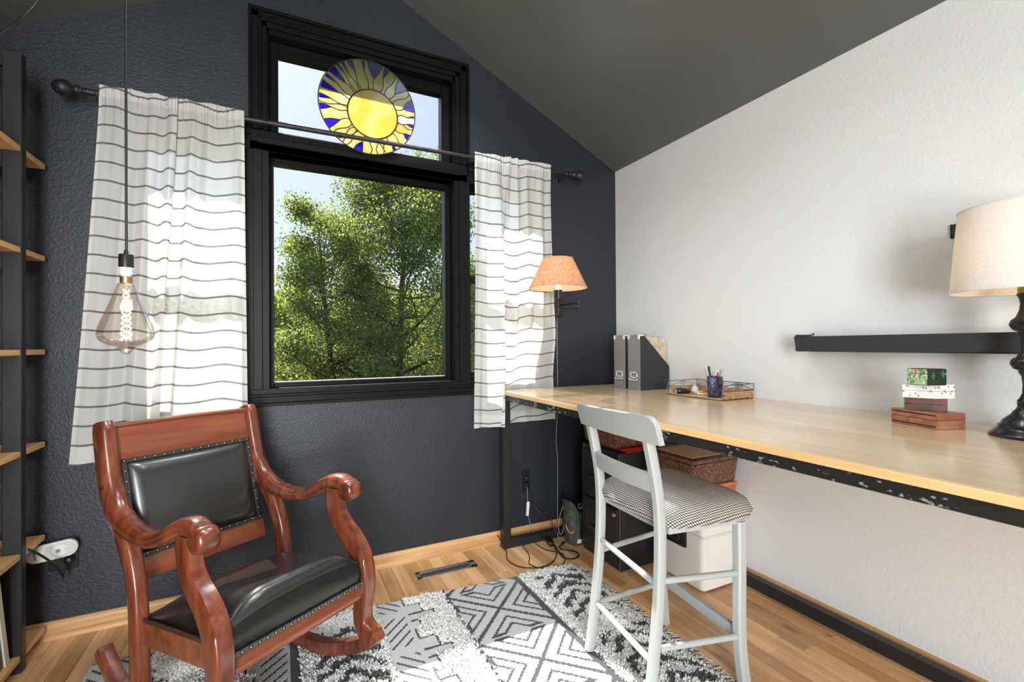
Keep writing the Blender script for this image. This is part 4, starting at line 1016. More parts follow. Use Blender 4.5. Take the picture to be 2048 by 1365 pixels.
# ------------------------------------------------------------------ rug
RX0, RX1, RY0, RY1 = -.64, 1.395, .62, 2.135
def rug_y1(x): return 2.215-.075*(x+.0)/1.0*.95
rg = root('rug', (.4, 1.4, 0), 'patterned white and charcoal rug with shaggy bands and fringe', 'rug')
WHT = np.array([.60, .60, .585]); CHA = np.array([.085, .085, .092]); FLAT = np.array([.52, .52, .515])
bands = [(-.64, -.27, 'step'), (-.27, .045, 'step2'), (.045, .37, 'shag'), (.37, .69, 'stepR'), (.69, 1.07, 'cross'), (1.07, 1.40, 'shag')]
def rug_fn(X, Y):
    """returns colour, is_shag"""
    col = np.tile(FLAT, (X.size, 1)); shag = np.zeros(X.size, bool); dark = np.zeros(X.size, bool)
    jit = .0022*np.sin(X*900+Y*333)+.0018*np.sin(Y*1200)
    # crosses
    m = (X > .69) & (X < 1.07); cell = .380; xc = .880
    yy = (Y-1.915+cell/2) % cell-cell/2; a = np.abs(X-xc)/.19; b = np.abs(yy)/.19; d = np.abs(a-b)+jit*6
    ln = (d < .062) | ((np.abs(d-.36) < .042) & (np.maximum(a, b) < .97)) | ((np.abs(d-.64) < .042) & (np.maximum(a, b) < .97))
    cap = (np.abs(np.maximum(a, b)-.93) < .045) & (d > .36) & (d < .66)
    dark |= m & (ln | cap)
    dark |= (np.abs(X-1.068+jit) < .013) | (np.abs(X-.692+jit) < .0055)
    # stepped shag against flat weave with slanting strokes
    def stepped(x0, x1, flip):
        m = (X > x0) & (X < x1); t = (X-x0)/(x1-x0); t = 1-t if flip else t
        per = .26; k = ((Y+.03) % per)/per
        edge = np.where(k < .30, .62, np.where(k < .55, .42, np.where(k < .80, .52, .75)))
        sh = m & (t > edge); ol = m & (np.abs(t-edge) < .028)
        kk = np.minimum.reduce([np.abs(k-.30), np.abs(k-.55), np.abs(k-.80), np.minimum(k, 1-k)])*per
        ol |= m & (kk < .007) & (t > .40) & (t < .77)
        ph = ((Y + np.where(((Y+.03) % (2*per)) < per, 1, -1)*(X-x0)*1.0) % .052)/.052
        stx = m & (t > .04) & (t < .34) & (ph < .26) & (((Y+.03) % (per)) > .05)
        return sh, (ol & ~sh) | stx
    for x0, x1, fl_ in ((.37, .69, False), (-.27, .03, True), (-.64, -.27, False)):
        s_, d_ = stepped(x0, x1, fl_); shag |= s_; dark |= d_
    dark |= (X > .028) & (X < .062)
    # chevron shag
    for x0, x1 in ((.062, .37), (1.083, 1.40)):
        m = (X > x0) & (X < x1); xm = (x0+x1)/2+.015; 
        shag |= m; q = ((Y+.8*np.abs(X-xm)+.012*np.sin(X*70+Y*40)) % .088)/.088
        big = ((Y-.10) % .52) < .40
        dk = m & (np.abs(X-xm) < .118) & (q < .44) & big
        dark |= dk
    col[shag] = WHT; col[dark] = CHA
    return col, shag, dark
nxg, nyg = 680, 400
gx = np.linspace(RX0, RX1, nxg); tt = np.linspace(0, 1, nyg)
GX = np.tile(gx, (nyg, 1)); GY = RY0+(rug_y1(GX)-RY0)*tt[:, None]
cl, sh, dk = rug_fn(GX.ravel(), GY.ravel())
X_, Y_ = GX.ravel(), GY.ravel()
H = .0095+.0006*np.sin(X_*520)*np.sin(Y_*520)+.0025*np.sin(X_*7+1)*np.sin(Y_*5)*.3 - .0012*dk
cl = cl*(1+.05*np.sin(X_*1050)[:, None]*np.sin(Y_*950)[:, None])
V = np.stack([X_, Y_, H], -1)-np.array(rg.location)
idx = np.arange(nxg*nyg).reshape(nyg, nxg); q = np.stack([idx[:-1, :-1], idx[:-1, 1:], idx[1:, 1:], idx[1:, :-1]], -1).reshape(-1, 4)
ro = arrays_obj('flat_weave', V, 4, q.ravel(), M['rug'], rg, np.concatenate([cl, np.ones((len(cl), 1))], 1), True)
bm = nb(); v = [bm.verts.new(p) for p in ((RX0, RY0, .001), (RX1, RY0, .001), (RX1, rug_y1(RX1), .001), (RX0, rug_y1(RX0), .001), (RX0, RY0, .0075), (RX1, RY0, .0075), (RX1, rug_y1(RX1), .0075), (RX0, rug_y1(RX0), .0075))]
bmesh.ops.convex_hull(bm, input=v); obj('backing', bm, plain('rug_backing', (.5, .5, .48), .95), rg)
# tufts: little crumpled yarn ends standing on the shaggy bands
def tufts(P, cols, size, name, parent):
    n = len(P); r = rng
    ang = r.uniform(0, 2*PI, n); tilt = r.uniform(.1, 1.15, n); L = size*r.uniform(.7, 1.35, n)
    d = np.stack([np.cos(ang)*np.sin(tilt), np.sin(ang)*np.sin(tilt), np.cos(tilt)], -1)
    s1 = np.cross(d, np.array([.31, .2, .93])); s1 /= np.linalg.norm(s1, axis=1)[:, None]; s2 = np.cross(d, s1)
    w = (size*.30*r.uniform(.8, 1.25, n))[:, None]; L = L[:, None]
    curl = np.stack([r.uniform(-1, 1, n), r.uniform(-1, 1, n), r.uniform(-.3, .3, n)], -1)*L*.25
    mid = P+d*L*.5+curl
    vs = [P-s1*w*.6, P+s1*w*.3+s2*w*.55, P+s1*w*.3-s2*w*.55, mid-s1*w, mid+s1*w*.5+s2*w*.9, mid+s1*w*.5-s2*w*.9, P+d*L+curl*.4]
    Vv = np.stack(vs, 1).reshape(-1, 3); base = (np.arange(n)*7)[:, None]
    tri = np.array([0, 1, 4, 0, 4, 3, 1, 2, 5, 1, 5, 4, 2, 0, 3, 2, 3, 5, 3, 4, 6, 4, 5, 6, 5, 3, 6]); I = (base+tri[None, :]).ravel()
    C = np.repeat(cols*r.uniform(.86, 1.12, (n, 1)), 7, 0); C = np.concatenate([np.clip(C, 0, 1), np.ones((len(C), 1))], 1)
    o = arrays_obj(name, Vv-np.array(parent.location), 3, I, M['yarn'], parent, C, True); o['kind'] = 'stuff'; return o
nT = 92000
tx = rng.uniform(RX0+.004, RX1-.004, nT); ty = rng.uniform(.98, 1, nT)*0+rng.uniform(RY0, 2.24, nT)
keep = ty < rug_y1(tx)-.004; keep &= ty > .9; tx, ty = tx[keep], ty[keep]
c_, s_, d_ = rug_fn(tx, ty)
tx, ty, c_ = tx[s_], ty[s_], c_[s_]
c_ = np.where(c_.mean(1)[:, None] < .3, CHA*1.1, np.array([.70, .70, .68]))
tufts(np.stack([tx, ty, np.full(len(tx), .0085)], -1), c_, .017, 'shag_pile', rg)
# fringe: knotted tassels along the end nearest the desk
tas = []
for kind in range(3):
    b = nb(); rr = random.Random(kind)
    for s in range(7):
        a = rr.uniform(-.012, .012); pts = [(0, rr.uniform(-.003, .003), .006), (.014, a*.3, .011), (.032, a+rr.uniform(-.005, .005), .008), (.050+rr.uniform(-.01, .008), a*1.8+rr.uniform(-.012, .012), .004)]
        tube(b, pts, .0022, 5, sub=3, mi=1 if (s % 3 == kind) else 0)
    lathe(b, [(.002, 0), (.006, .003), (.006, .007), (.002, .010)], (.006, 0, .008), 'X', 6)
    me = bpy.data.meshes.new('tassel'); b.to_mesh(me); b.free(); me.shade_smooth(); me.materials.append(plain('white_yarn', (.66, .66, .64), .95)); me.materials.append(plain('charcoal_yarn', (.07, .07, .075), .95)); tas.append(me)
y = .64
while y < rug_y1(RX1)-.01:
    o = bpy.data.objects.new('tassel', tas[random.randrange(3)]); o.parent = rg; o.location = Vector((RX1-.003, y, 0))-rg.location; o.rotation_euler = (0, 0, random.uniform(-.45, .45)); link(o); y += .0235
# ------------------------------------------------------------------ tall shelf unit against the left wall
bs = root('bookshelf', (-1.06, 1.7, 0), 'tall open shelf unit with black upright frames and pale pine boards by the left wall', 'bookshelf')
SXF = -.862
tops = [1.946, 1.570, 1.190, .815, .438, .064]
for z in tops:
    obj('shelf_board', BX((LX+.012, .55, z-.021), (SXF, 2.545, z), .0015, 1), M['pine'], bs)
def upright(y):
    bm = nb()
    fr = box(bm, (SXF-.050, y-.018, .0), (SXF-.0005+.004, y+.018, 2.292), .002, 1)
    obj('front_stile', bm, M['black_metal'], bs)
    obj('rear_stile', BX((LX+.012, y-.015, .0), (LX+.055, y+.015, 2.292), .002, 1), M['black_metal'], bs)
    for z in tops: obj('cross_rail', BX((LX+.055, y-.012, z-.085), (SXF-.050, y+.012, z-.0215), .001, 1), M['black_metal'], bs)
    obj('top_rail', BX((LX+.055, y-.012, 2.235), (SXF-.050, y+.012, 2.290), .001, 1), M['black_metal'], bs)
upright(2.362); upright(.80)
def book(x0, x1, y, w, h, lean, m, label, d=.0):
    r = root('book', ((x0+x1)/2, y, .0645), label, 'book', group='books leaning on the lowest shelf')
    r.rotation_euler = (lean, 0, 0)
    obj('cover', BX((-.09, -w/2, 0), (.09, -w/2+.003, h)), m, r, local=True); obj('cover', BX((-.09, w/2-.003, 0), (.09, w/2, h)), m, r, local=True)
    obj('spine', BX((.087, -w/2+.003, 0), (.09, w/2-.003, h)), m, r, local=True); obj('pages', BX((-.086, -w/2+.0035, .003), (.0865, w/2-.0035, h-.003)), M['paper'], r, local=True)
book(-1.06, -.88, 2.304, .026, .335, .20, M['paper'], 'cream-spined book leaning against the black upright on the lowest shelf')
book(-1.06, -.89, 2.272, .022, .31, .20, M['dark_book'], 'slate-covered book behind the cream one on the lowest shelf')

# ------------------------------------------------------------------ sockets on the window wall
def plate(name, x0, x1, z0, z1, label, ganged=1):
    r = root(name, ((x0+x1)/2, D-.004, z0), label, 'socket')
    obj('cover_plate', BX((x0, D-.0075, z0), (x1, D-.0005, z1), .003, 2), M['black_plastic'], r)
    for g in range(ganged):
        cx = x0+(x1-x0)*(g+.5)/ganged
        for dz in (-.020, .020):
            bm = nb(); lathe(bm, [(.0165, -.0095), (.0165, -.007)], (cx, D, (z0+z1)/2+dz), 'Y', 20); obj('socket_face', bm, M['black_plastic'], r)
    return r
sl = plate('wall_socket', -.862, -.768, .272, .402, 'black double socket plate on the window wall beside the shelf unit', 2)
sr = plate('wall_socket', 1.330, 1.392, .281, .413, 'black socket plate on the window wall between desk post and cabinet')
# white smart plug charger hanging askew from the left socket
nl = root('smart_charger', (-.84, D-.035, .36), 'white pill-shaped plug-in device with a round dial on black socket', 'charger')
def pill(w, h, y0, y1, n=20):
    pts = [(w/2-h/2+h/2*math.cos(a), h/2*math.sin(a)) for a in np.linspace(-PI/2, PI/2, n)]+[(-w/2+h/2+h/2*math.cos(a), h/2*math.sin(a)) for a in np.linspace(PI/2, 3*PI/2, n)]
    return pts
bm = nb(); prism(bm, pill(.162, .066, 0, 0), -.014, .010, 1); bmesh.ops.bevel(bm, geom=[e for e in bm.edges if abs(e.verts[0].co.y-e.verts[1].co.y) < 1e-6], offset=.004, segments=3, affect='EDGES')
RM = Matrix.Translation((-.838, D-.040, .368)) @ Matrix.Rotation(-.13, 4, 'Y')
bm.transform(RM); obj('housing', bm, M['white_plastic'], nl, 40)
bm = nb(); prism(bm, pill(.098, .056, 0, 0), -.0165, -.012, 1); bm.transform(RM @ Matrix.Translation((.028, 0, 0))); obj('face_plate', bm, plain('pale_grey_plastic', (.62, .61, .58), .5), nl, 40)
bm = nb(); lathe(bm, [(.0225, -.0185), (.0225, -.016)], (0, 0, 0), 'Y', 32); bm.transform(RM @ Matrix.Translation((.028, 0, 0))); obj('dial', bm, M['white_plastic'], nl, 40)
bm = nb(); box(bm, (.016, -.0193, -.007), (.030, -.0184, .006)); box(bm, (.046, -.0193, -.004), (.0475, -.0184, .005)); box(bm, (-.052, -.0150, -.018), (-.047, -.0138, .014)); box(bm, (-.020, -.0150, -.006), (-.0185, -.0138, .006)); bm.transform(RM); obj('printed_marks', bm, plain('grey_print', (.25, .25, .24), .6), nl)
bm = nb(); lathe(bm, [(.0018, -.0165), (.0018, -.0135)], (-.032, 0, .004), 'Y', 10); bm.transform(RM); obj('indicator_light', bm, emit('green_led', (.5, 1, .6), 2.5), nl)
bm = nb(); box(bm, (-.012, .010, -.012), (.012, .0325, .012)); bm.transform(RM @ Matrix.Translation((.045, 0, .0))); obj('plug', bm, M['black_plastic'], nl)
sc_ = root('shelf_cord', (-.80, 2.50, .30), 'black cord running from shelf unit past the white device to socket', 'cord')
bm = nb(); tube(bm, [(-1.15, 2.30, .455), (-1.0, 2.36, .452), (-.93, 2.38, .45), (-.875, 2.40, .440), (-.835, 2.42, .40), (-.80, 2.46, .33), (-.79, 2.49, .275), (-.795, 2.51, .262), (-.80, 2.525, .275), (-.795, 2.535, .30)], .0042, 8); obj('cable', bm, M['black_plastic'], sc_, True)
bm = nb(); lathe(bm, [(.008, -.036), (.0145, -.032), (.0165, -.022), (.0165, -.0015)], (-.790, D-.008, .317), 'Y', 20); obj('plug', bm, M['black_plastic'], sc_, 50)

# cords under the desk
def floor_cord(name, label, pts, r=.003, m='black_plastic', **kw):
    rr = root(name, pts[2], label, 'cord', group='cords tangled on the floor under the desk'); bm = nb(); tube(bm, pts, r, 7, sub=7); obj('cable', bm, M[m], rr, True); return rr
ca = root('power_cord', (1.42, 2.35, .0), 'black cord with a power brick dropping from socket to the floor under desk', 'cord', group='cords tangled on the floor under the desk')
bm = nb(); tube(bm, [(1.375, 2.555, .345), (1.385, 2.53, .30), (1.40, 2.52, .20), (1.425, 2.49, .16), (1.45, 2.47, .170), (1.475, 2.46, .13), (1.485, 2.44, .075), (1.49, 2.42, .045)], .0038, 8); obj('cable', bm, M['black_plastic'], ca, True)
bm = nb(); box(bm, (-.017, -.045, -.0), (.017, .045, .026), .004, 2); bm.transform(Matrix.Translation((1.435, 2.405, .004)) @ Matrix.Rotation(-.25, 4, 'Z')); obj('power_brick', bm, M['black_plastic'], ca, 40)
bm = nb(); tube(bm, [(1.44, 2.36, .014), (1.43, 2.31, .007), (1.41, 2.235, .006), (1.415, 2.195, .005), (1.465, 2.175, .005), (1.51, 2.21, .005), (1.50, 2.26, .006), (1.455, 2.30, .008), (1.45, 2.33, .012)], .0042, 8); obj('looped_cable', bm, M['black_plastic'], ca, True)
bm = nb(); tube(bm, [(1.452, 2.318, .010), (1.476, 2.29, .010)], .006, 8, smooth=False); obj('pale_tip', bm, M['chrome'], ca)
for dz in (.018, -.022): 
    bm = nb(); box(bm, (1.348, D-.034, .347+dz-.012), (1.374, D-.0075, .347+dz+.012), .004, 2); obj('plug', bm, M['black_plastic'], ca, 40)
cb = root('usb_cord', (1.38, 2.53, .10), 'thin grey wires with a white adapter hanging below the black socket', 'cord', group='cords tangled on the floor under the desk')
bm = nb(); tube(bm, [(1.365, 2.56, .330), (1.366, 2.555, .27), (1.366, 2.553, .222)], .0018, 6); tube(bm, [(1.366, 2.551, .135), (1.375, 2.545, .10), (1.378, 2.53, .06), (1.375, 2.50, .05)], .0018, 6); obj('wire', bm, M['grey_cable'], cb, True)
bm = nb(); box(bm, (-.0085, -.006, -.043), (.0085, .006, .043), .002, 2); bm.transform(Matrix.Translation((1.366, 2.552, .178)) @ Matrix.Rotation(.08, 4, 'Y')); obj('white_adapter', bm, M['white_plastic'], cb, 40)
floor_cord('floor_cable', 'black cord curling from desk post across floor towards the rug', [(1.150, 2.53, .06), (1.152, 2.450, .030), (1.155, 2.42, .006), (1.12, 2.33, .004), (1.135, 2.24, .004), (1.20, 2.185, .004), (1.27, 2.175, .004), (1.34, 2.205, .004), (1.40, 2.27, .004), (1.43, 2.34, .006)])
floor_cord('floor_cable', 'thin black cord making an S over the floor bar under the desk', [(1.210, 2.455, .058), (1.235, 2.44, .050), (1.255, 2.40, .02), (1.26, 2.35, .004), (1.235, 2.29, .004), (1.205, 2.235, .004), (1.23, 2.17, .004), (1.30, 2.135, .004), (1.37, 2.155, .004), (1.41, 2.20, .004), (1.42, 2.26, .009), (1.37, 2.34, .006), (1.345, 2.42, .02), (1.345, 2.45, .052)], .0026)
fc = root('spare_plug_cord', (1.50, 2.36, 0), 'short black lead with bare metal plug prongs lying near the cabinet', 'cord', group='cords tangled on the floor under the desk')
bm = nb(); tube(bm, [(1.448, 2.315, .012), (1.47, 2.345, .006), (1.495, 2.36, .008)], .0028, 7); obj('cable', bm, M['black_plastic'], fc, True)
bm = nb(); tube(bm, [(1.495, 2.36, .009), (1.515, 2.372, .009)], .007, 8, smooth=False); obj('plug', bm, M['black_plastic'], fc)
bm = nb(); box(bm, (1.516, 2.368, .007), (1.530, 2.371, .012)); box(bm, (1.514, 2.375, .007), (1.528, 2.378, .012)); obj('prongs', bm, M['chrome'], fc)

# floor register
fv = root('floor_vent', (.786, 2.38, 0), 'bronze-grey slotted heating vent set in the oak floor below the window', 'vent')
bm = nb(); x0, x1, y0, y1 = .622, .950, 2.343, 2.418
for a, b in (((x0, y0, .0005), (x1, y0+.018, .005)), ((x0, y1-.018, .0005), (x1, y1, .005)), ((x0, y0, .0005), (x0+.022, y1, .005)), ((x1-.040, y0, .0005), (x1, y1, .005))): box(bm, a, b, .0015, 1)
obj('frame', bm, M['steel'], fv)
obj('duct_opening', BX((x0+.02, y0+.016, .0002), (x1-.038, y1-.016, .0008)), plain('dark_duct', (.004, .004, .004), .9), fv)
for k in range(23):
    x = x0+.030+k*(x1-x0-.078)/22; obj('fin', BX((x-.0028, y0+.017, .0008), (x+.0028, y1-.017, .0048)), M['steel'], fv)
bm = nb(); box(bm, (x1-.030, 2.372, .005), (x1-.018, 2.392, .010), .002, 1); obj('lever', bm, M['steel'], fv)

# ------------------------------------------------------------------ under the desk
fb = root('file_cabinet', (1.82, 2.11, 0), 'black steel two-drawer filing cabinet under the far end of the desk', 'filing cabinet')
CX0, CX1, CY0, CY1, CZ = 1.590, 2.010, 1.942, 2.278, .618
obj('body', BX((CX0, CY0, .0), (CX1, CY1, CZ), .004, 2), M['cabinet'], fb, 40)
for k, (z0, z1) in enumerate(((.330, .592), (.035, .322))):
    d = obj('drawer', BX((CX0-.016, CY0+.012, z0), (CX0-.001, CY1-.012, z1), .003, 2), M['cabinet'], fb, 40)
    zc = z0+(z1-z0)*.46
    bm = nb(); box(bm, (CX0-.036, 2.045, zc), (CX0-.016, 2.175, zc+.010), .003, 2); box(bm, (CX0-.036, 2.045, zc-.014), (CX0-.031, 2.175, zc+.010), .002, 1); h = obj('handle', bm, plain('dark_steel', (.10, .10, .11), .3, metal=.8), d, 40); 
    bm = nb(); box(bm, (CX0-.018, 2.075, zc+.035), (CX0-.0155, 2.145, zc+.065)); obj('label_holder', bm, M['lamp_dark'], d)
bm = nb(); lathe(bm, [(.011, -.022), (.012, -.016), (.012, -.0)], (CX0, 1.972, .292), 'X', 20); obj('lock', bm, M['chrome'], fb, 40)
for y in (CY0+.004, CY1-.008): obj('edge_trim', BX((CX0-.003, y, .004), (CX0+.001, y+.004, CZ-.006)), M['steel'], fb)
# red folders and basket on the cabinet
for k in range(2):
    b = BX((-.14, -.145, 0), (.14, .145, .009), .002, 1); b.transform(Matrix.Translation((1.765-.01*k, 2.085, CZ+.001+k*.010)) @ Matrix.Rotation(.06-.1*k, 4, 'Z'))
    tag(obj('folder', b, M['red']), ['lower red folder lying on the black filing cabinet', 'upper red folder directly under the woven basket'][k], 'folder', 'red folders on the filing cabinet')
def basket(name, x0, x1, y0, y1, z0, z1, label, top=True, rim_h=.02, tilt=0):
    r = root(name, ((x0+x1)/2, (y0+y1)/2, z0), label, 'basket')
    f = .012
    bm = nb(); v = []
    for (z, i) in ((z0, f), (z1-rim_h, 0)):
        for (x, y) in ((x0+i, y0+i), (x1-i, y0+i), (x1-i, y1-i), (x0+i, y1-i)): v.append(bm.verts.new((x, y, z)))
    for q in ((0, 1, 5, 4), (1, 2, 6, 5), (2, 3, 7, 6), (3, 0, 4, 7), (3, 2, 1, 0), (4, 5, 6, 7)): bm.faces.new([v[i] for i in q])
    bmesh.ops.bevel(bm, geom=bm.edges[:], offset=.006, segments=3, affect='EDGES'); bmesh.ops.recalc_face_normals(bm, faces=bm.faces); obj('woven_body', bm, M['wicker'], r, 50)
    bm = nb(); box(bm, (x0-.004, y0-.004, z1-rim_h), (x1+.004, y1+.004, z1), .005, 3)
    obj('lid', bm, M['wicker'], r, 50); return r
basket('woven_basket', 1.575, 1.885, 1.960, 2.262, .6405, .772, 'low dark woven basket on red folders on the filing cabinet')
# insulated box, orange box and lidded basket
cz1 = .405
co = root('cooler', (1.925, 1.77, 0), 'white plastic cool box with black latch standing under the desk', 'cool box')
def rbox(x0, x1, y0, y1, z0, z1, r, e=.006):
    b = nb(); pts = []
    for cx, cy, a0 in ((x1-r, y1-r, 0), (x0+r, y1-r, PI/2), (x0+r, y0+r, PI), (x1-r, y0+r, 3*PI/2)):
        for k in range(9): a = a0+PI/2*k/8; pts.append((cx+r*math.cos(a), cy+r*math.sin(a)))
    prism(b, pts, z0, z1, 2); bmesh.ops.bevel(b, geom=[q for q in b.edges if abs(q.verts[0].co.z-q.verts[1].co.z) < 1e-6], offset=e, segments=3, affect='EDGES'); return b
obj('body', rbox(1.797, 2.055, 1.590, 1.900, .008, .262, .028), M['cooler'], co, 50); obj('lid', rbox(1.795, 2.057, 1.588, 1.902, .265, cz1, .030), M['cooler'], co, 50)
bm = nb(); box(bm, (1.784, 1.690, .184), (1.798, 1.845, .262), .003, 2); obj('latch_plate', bm, M['black_plastic'], co, 40)
bm = nb(); box(bm, (1.772, 1.730, .200), (1.786, 1.812, .226), .004, 2); box(bm, (1.774, 1.722, .196), (1.788, 1.732, .250), .002, 1); box(bm, (1.774, 1.810, .196), (1.788, 1.820, .250), .002, 1); obj('latch', bm, M['black_plastic'], co, 40)
obj('foot', BX((1.83, 1.63, .0), (2.02, 1.86, .010)), M['black_plastic'], co)
ob_ = root('rattan_box', (1.91, 1.76, cz1+.001), 'shallow orange rattan box between the cool box and lidded basket', 'box')
obj('box_body', BX((1.775, 1.602, cz1+.001), (2.045, 1.925, .482), .004, 2), M['orange'], ob_, 40)
obj('lid', BX((1.771, 1.598, .484), (2.049, 1.929, .504), .004, 2), M['orange'], ob_, 40)
wb = basket('woven_basket', 1.738, 2.056, 1.594, 1.905, .5055, .640, 'dark herringbone basket with pale wooden lid panel on orange box', rim_h=.018)
obj('wood_panel', BX((1.775, 1.632, .6395), (2.02, 1.868, .6435), .001, 1), M['pine'], wb, label='pale wooden panel set in the lid')
# canvas bag by the cabinet
bg_ = root('canvas_bag', (1.63, 2.36, 0), 'small olive-grey canvas bag with straps slumped between cabinet and wall', 'bag')
bm = nb(); sweep(bm, catmull([(1.59, 2.362, .004), (1.585, 2.366, .05), (1.578, 2.375, .12), (1.572, 2.385, .18), (1.560, 2.392, .225), (1.548, 2.396, .250)], 5), (0, 1, 0), [.050, .052, .053, .053, .052, .051, .050, .049, .048, .047, .046, .044, .042, .040, .038, .036, .033, .030, .026, .022, .018, .014, .011, .008, .006, .004], [.058]*26, 18, 3); bmesh.ops.recalc_face_normals(bm, faces=bm.faces)
obj('bag_body', bm, M['canvas'], bg_, True)
bm = nb(); tube(bm, [(1.600, 2.320, .195), (1.60, 2.312, .17), (1.592, 2.306, .12), (1.588, 2.305, .06), (1.60, 2.308, .02)], .005, 8); obj('strap', bm, M['black_plastic'], bg_, True)
bm = nb(); tube(bm, [(1.588, 2.312, .215), (1.578, 2.308, .225), (1.576, 2.306, .24), (1.588, 2.306, .25), (1.600, 2.306, .24), (1.600, 2.308, .225), (1.588, 2.312, .215)], .0025, 6); obj('ring', bm, M['steel'], bg_, True)
bm = nb(); tube(bm, [(1.535, 2.38, .115), (1.53, 2.36, .09), (1.535, 2.335, .075), (1.545, 2.318, .080), (1.545, 2.312, .095)], .0032, 6); obj('tan_cord', bm, plain('tan_cord', (.62, .36, .14), .7), bg_, True)
bm = nb(); box(bm, (1.563, 2.2985, .018), (1.592, 2.3035, .040), .001, 1); obj('white_tag', bm, M['white_plastic'], bg_)
bm = nb(); tube(bm, [(1.545, 2.43, .20), (1.525, 2.44, .12), (1.522, 2.44, .05), (1.535, 2.435, .03), (1.548, 2.43, .06), (1.55, 2.425, .12)], .0022, 6); obj('side_cord', bm, M['grey_cable'], bg_, True)

# ------------------------------------------------------------------ on the desk
Z0 = DT+.0006
def magfile(y0, y1, label, full):
    r = root('magazine_file', (1.97, (y0+y1)/2, Z0), label, 'magazine file', group='black magazine files')
    x0, x1, h = 1.857, 2.083, .322
    obj('front_panel', BX((x0, y0, Z0), (x0+.003, y1, Z0+h)), M['card_grey'], r, label='grey front panel')
    for y in (y0, y1-.003):
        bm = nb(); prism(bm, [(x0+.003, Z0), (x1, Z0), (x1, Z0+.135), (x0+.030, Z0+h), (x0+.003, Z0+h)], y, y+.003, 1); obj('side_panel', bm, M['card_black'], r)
    obj('back_panel', BX((x1-.003, y0+.003, Z0), (x1, y1-.003, Z0+.135)), M['card_black'], r); obj('base_panel', BX((x0+.003, y0+.003, Z0), (x1-.003, y1-.003, Z0+.003)), M['card_black'], r)
    for y in (y0-.0012, y1-.016):
        bm = nb(); box(bm, (x0-.0014, y, Z0+h-.024), (x0+.0, y+.0172, Z0+h+.001)); box(bm, (x0-.001, y, Z0+h-.006), (x0+.030, y+.0172, Z0+h+.0014)); bm2 = bm; obj('metal_corner', bm2, M['nickel'], r)
    yc = (y0+y1)/2
    bm = nb(); a, b = yc-.030, yc+.030; z = Z0+.070
    for p, q in (((x0-.003, a, z), (x0, b, z+.005)), ((x0-.003, a, z+.030), (x0, b, z+.035)), ((x0-.003, a, z), (x0, a+.005, z+.035)), ((x0-.003, b-.005, z), (x0, b, z+.035))): box(bm, p, q)
    obj('label_holder', bm, M['nickel'], r)
    bm = nb(); tube(bm, [(x0-.002, a-.002, z-.006), (x0-.010, a, z-.010), (x0-.010, b, z-.010), (x0-.002, b+.002, z-.006)], .0022, 6); obj('pull', bm, M['nickel'], r)
    return r
magfile(2.214, 2.316, 'narrow black magazine file standing in the desk corner', False)
magfile(2.083, 2.187, 'black magazine file with kraft folders, in front of its twin', True)
for k, y in enumerate((2.105, 2.122)):
    b = nb(); prism(b, [(1.875, Z0+.004), (2.078, Z0+.004), (2.080, Z0+.26), (2.068, Z0+.302-.003*k), (1.885, Z0+.314)], y, y+.006, 1)
    tag(obj('paper_folder', b, M['kraft']), ['kraft paper folder standing in the front magazine file', 'second kraft folder behind the first in the magazine file'][k], 'folder', 'kraft folders in the magazine file')
b = nb(); prism(b, [(1.868, Z0+.004), (1.96, Z0+.004), (1.96, Z0+.328), (1.868, Z0+.324)], 2.150, 2.154, 1); tag(obj('document', b, M['card_grey']), 'grey sheet sticking up at the back of the front magazine file', 'paper')
# tray: bamboo strips, wire scrolls
tr = root('desk_tray', (1.965, 1.697, Z0), 'bamboo and black wire tray with scrollwork rails on the desk', 'tray')
tx0, tx1, ty0, ty1 = 1.846, 2.080, 1.523, 1.872
bam = wood('bamboo', (.34, .16, .07), (.50, .28, .13), (.62, .40, .22), 1, .4, 20)
obj('frame_board', BX((tx0+.002, ty0+.003, Z0), (tx1-.002, ty1-.003, Z0+.003)), M['card_black'], tr)
k = 0
for i in range(12):
    for j in range(7):
        xa = tx0+(tx1-tx0)*i/12; ya = ty0+(ty1-ty0)*(j+(.5 if i % 2 else 0))/7
        yb = min(ya+(ty1-ty0)/7-.0035, ty1); 
        if yb-ya < .01: continue
        obj('bamboo_slat', BX((xa+.001, ya, Z0+.003), (xa+(tx1-tx0)/12-.002, yb, Z0+.006), .0006, 1), bam, tr)
def side_slats(axis, c, a0, a1, n=4):
    for row in range(3):
        for j in range(n):
            s = a0+(a1-a0)*(j+(.5 if row == 1 else 0))/n; e = min(s+(a1-a0)/n-.003, a1)
            if e-s < .008: continue
            z = Z0+.008+row*.0105
            if axis == 0: b = BX((s, c-.002, z), (e, c+.002, z+.0095), .0006, 1)
            else: b = BX((c-.002, s, z), (c+.002, e, z+.0095), .0006, 1)
            obj('bamboo_slat', b, bam, tr)
side_slats(0, ty0+.002, tx0+.022, tx1, 5); side_slats(0, ty1-.002, tx0+.022, tx1, 5); side_slats(1, tx1-.002, ty0+.004, ty1-.004, 7)
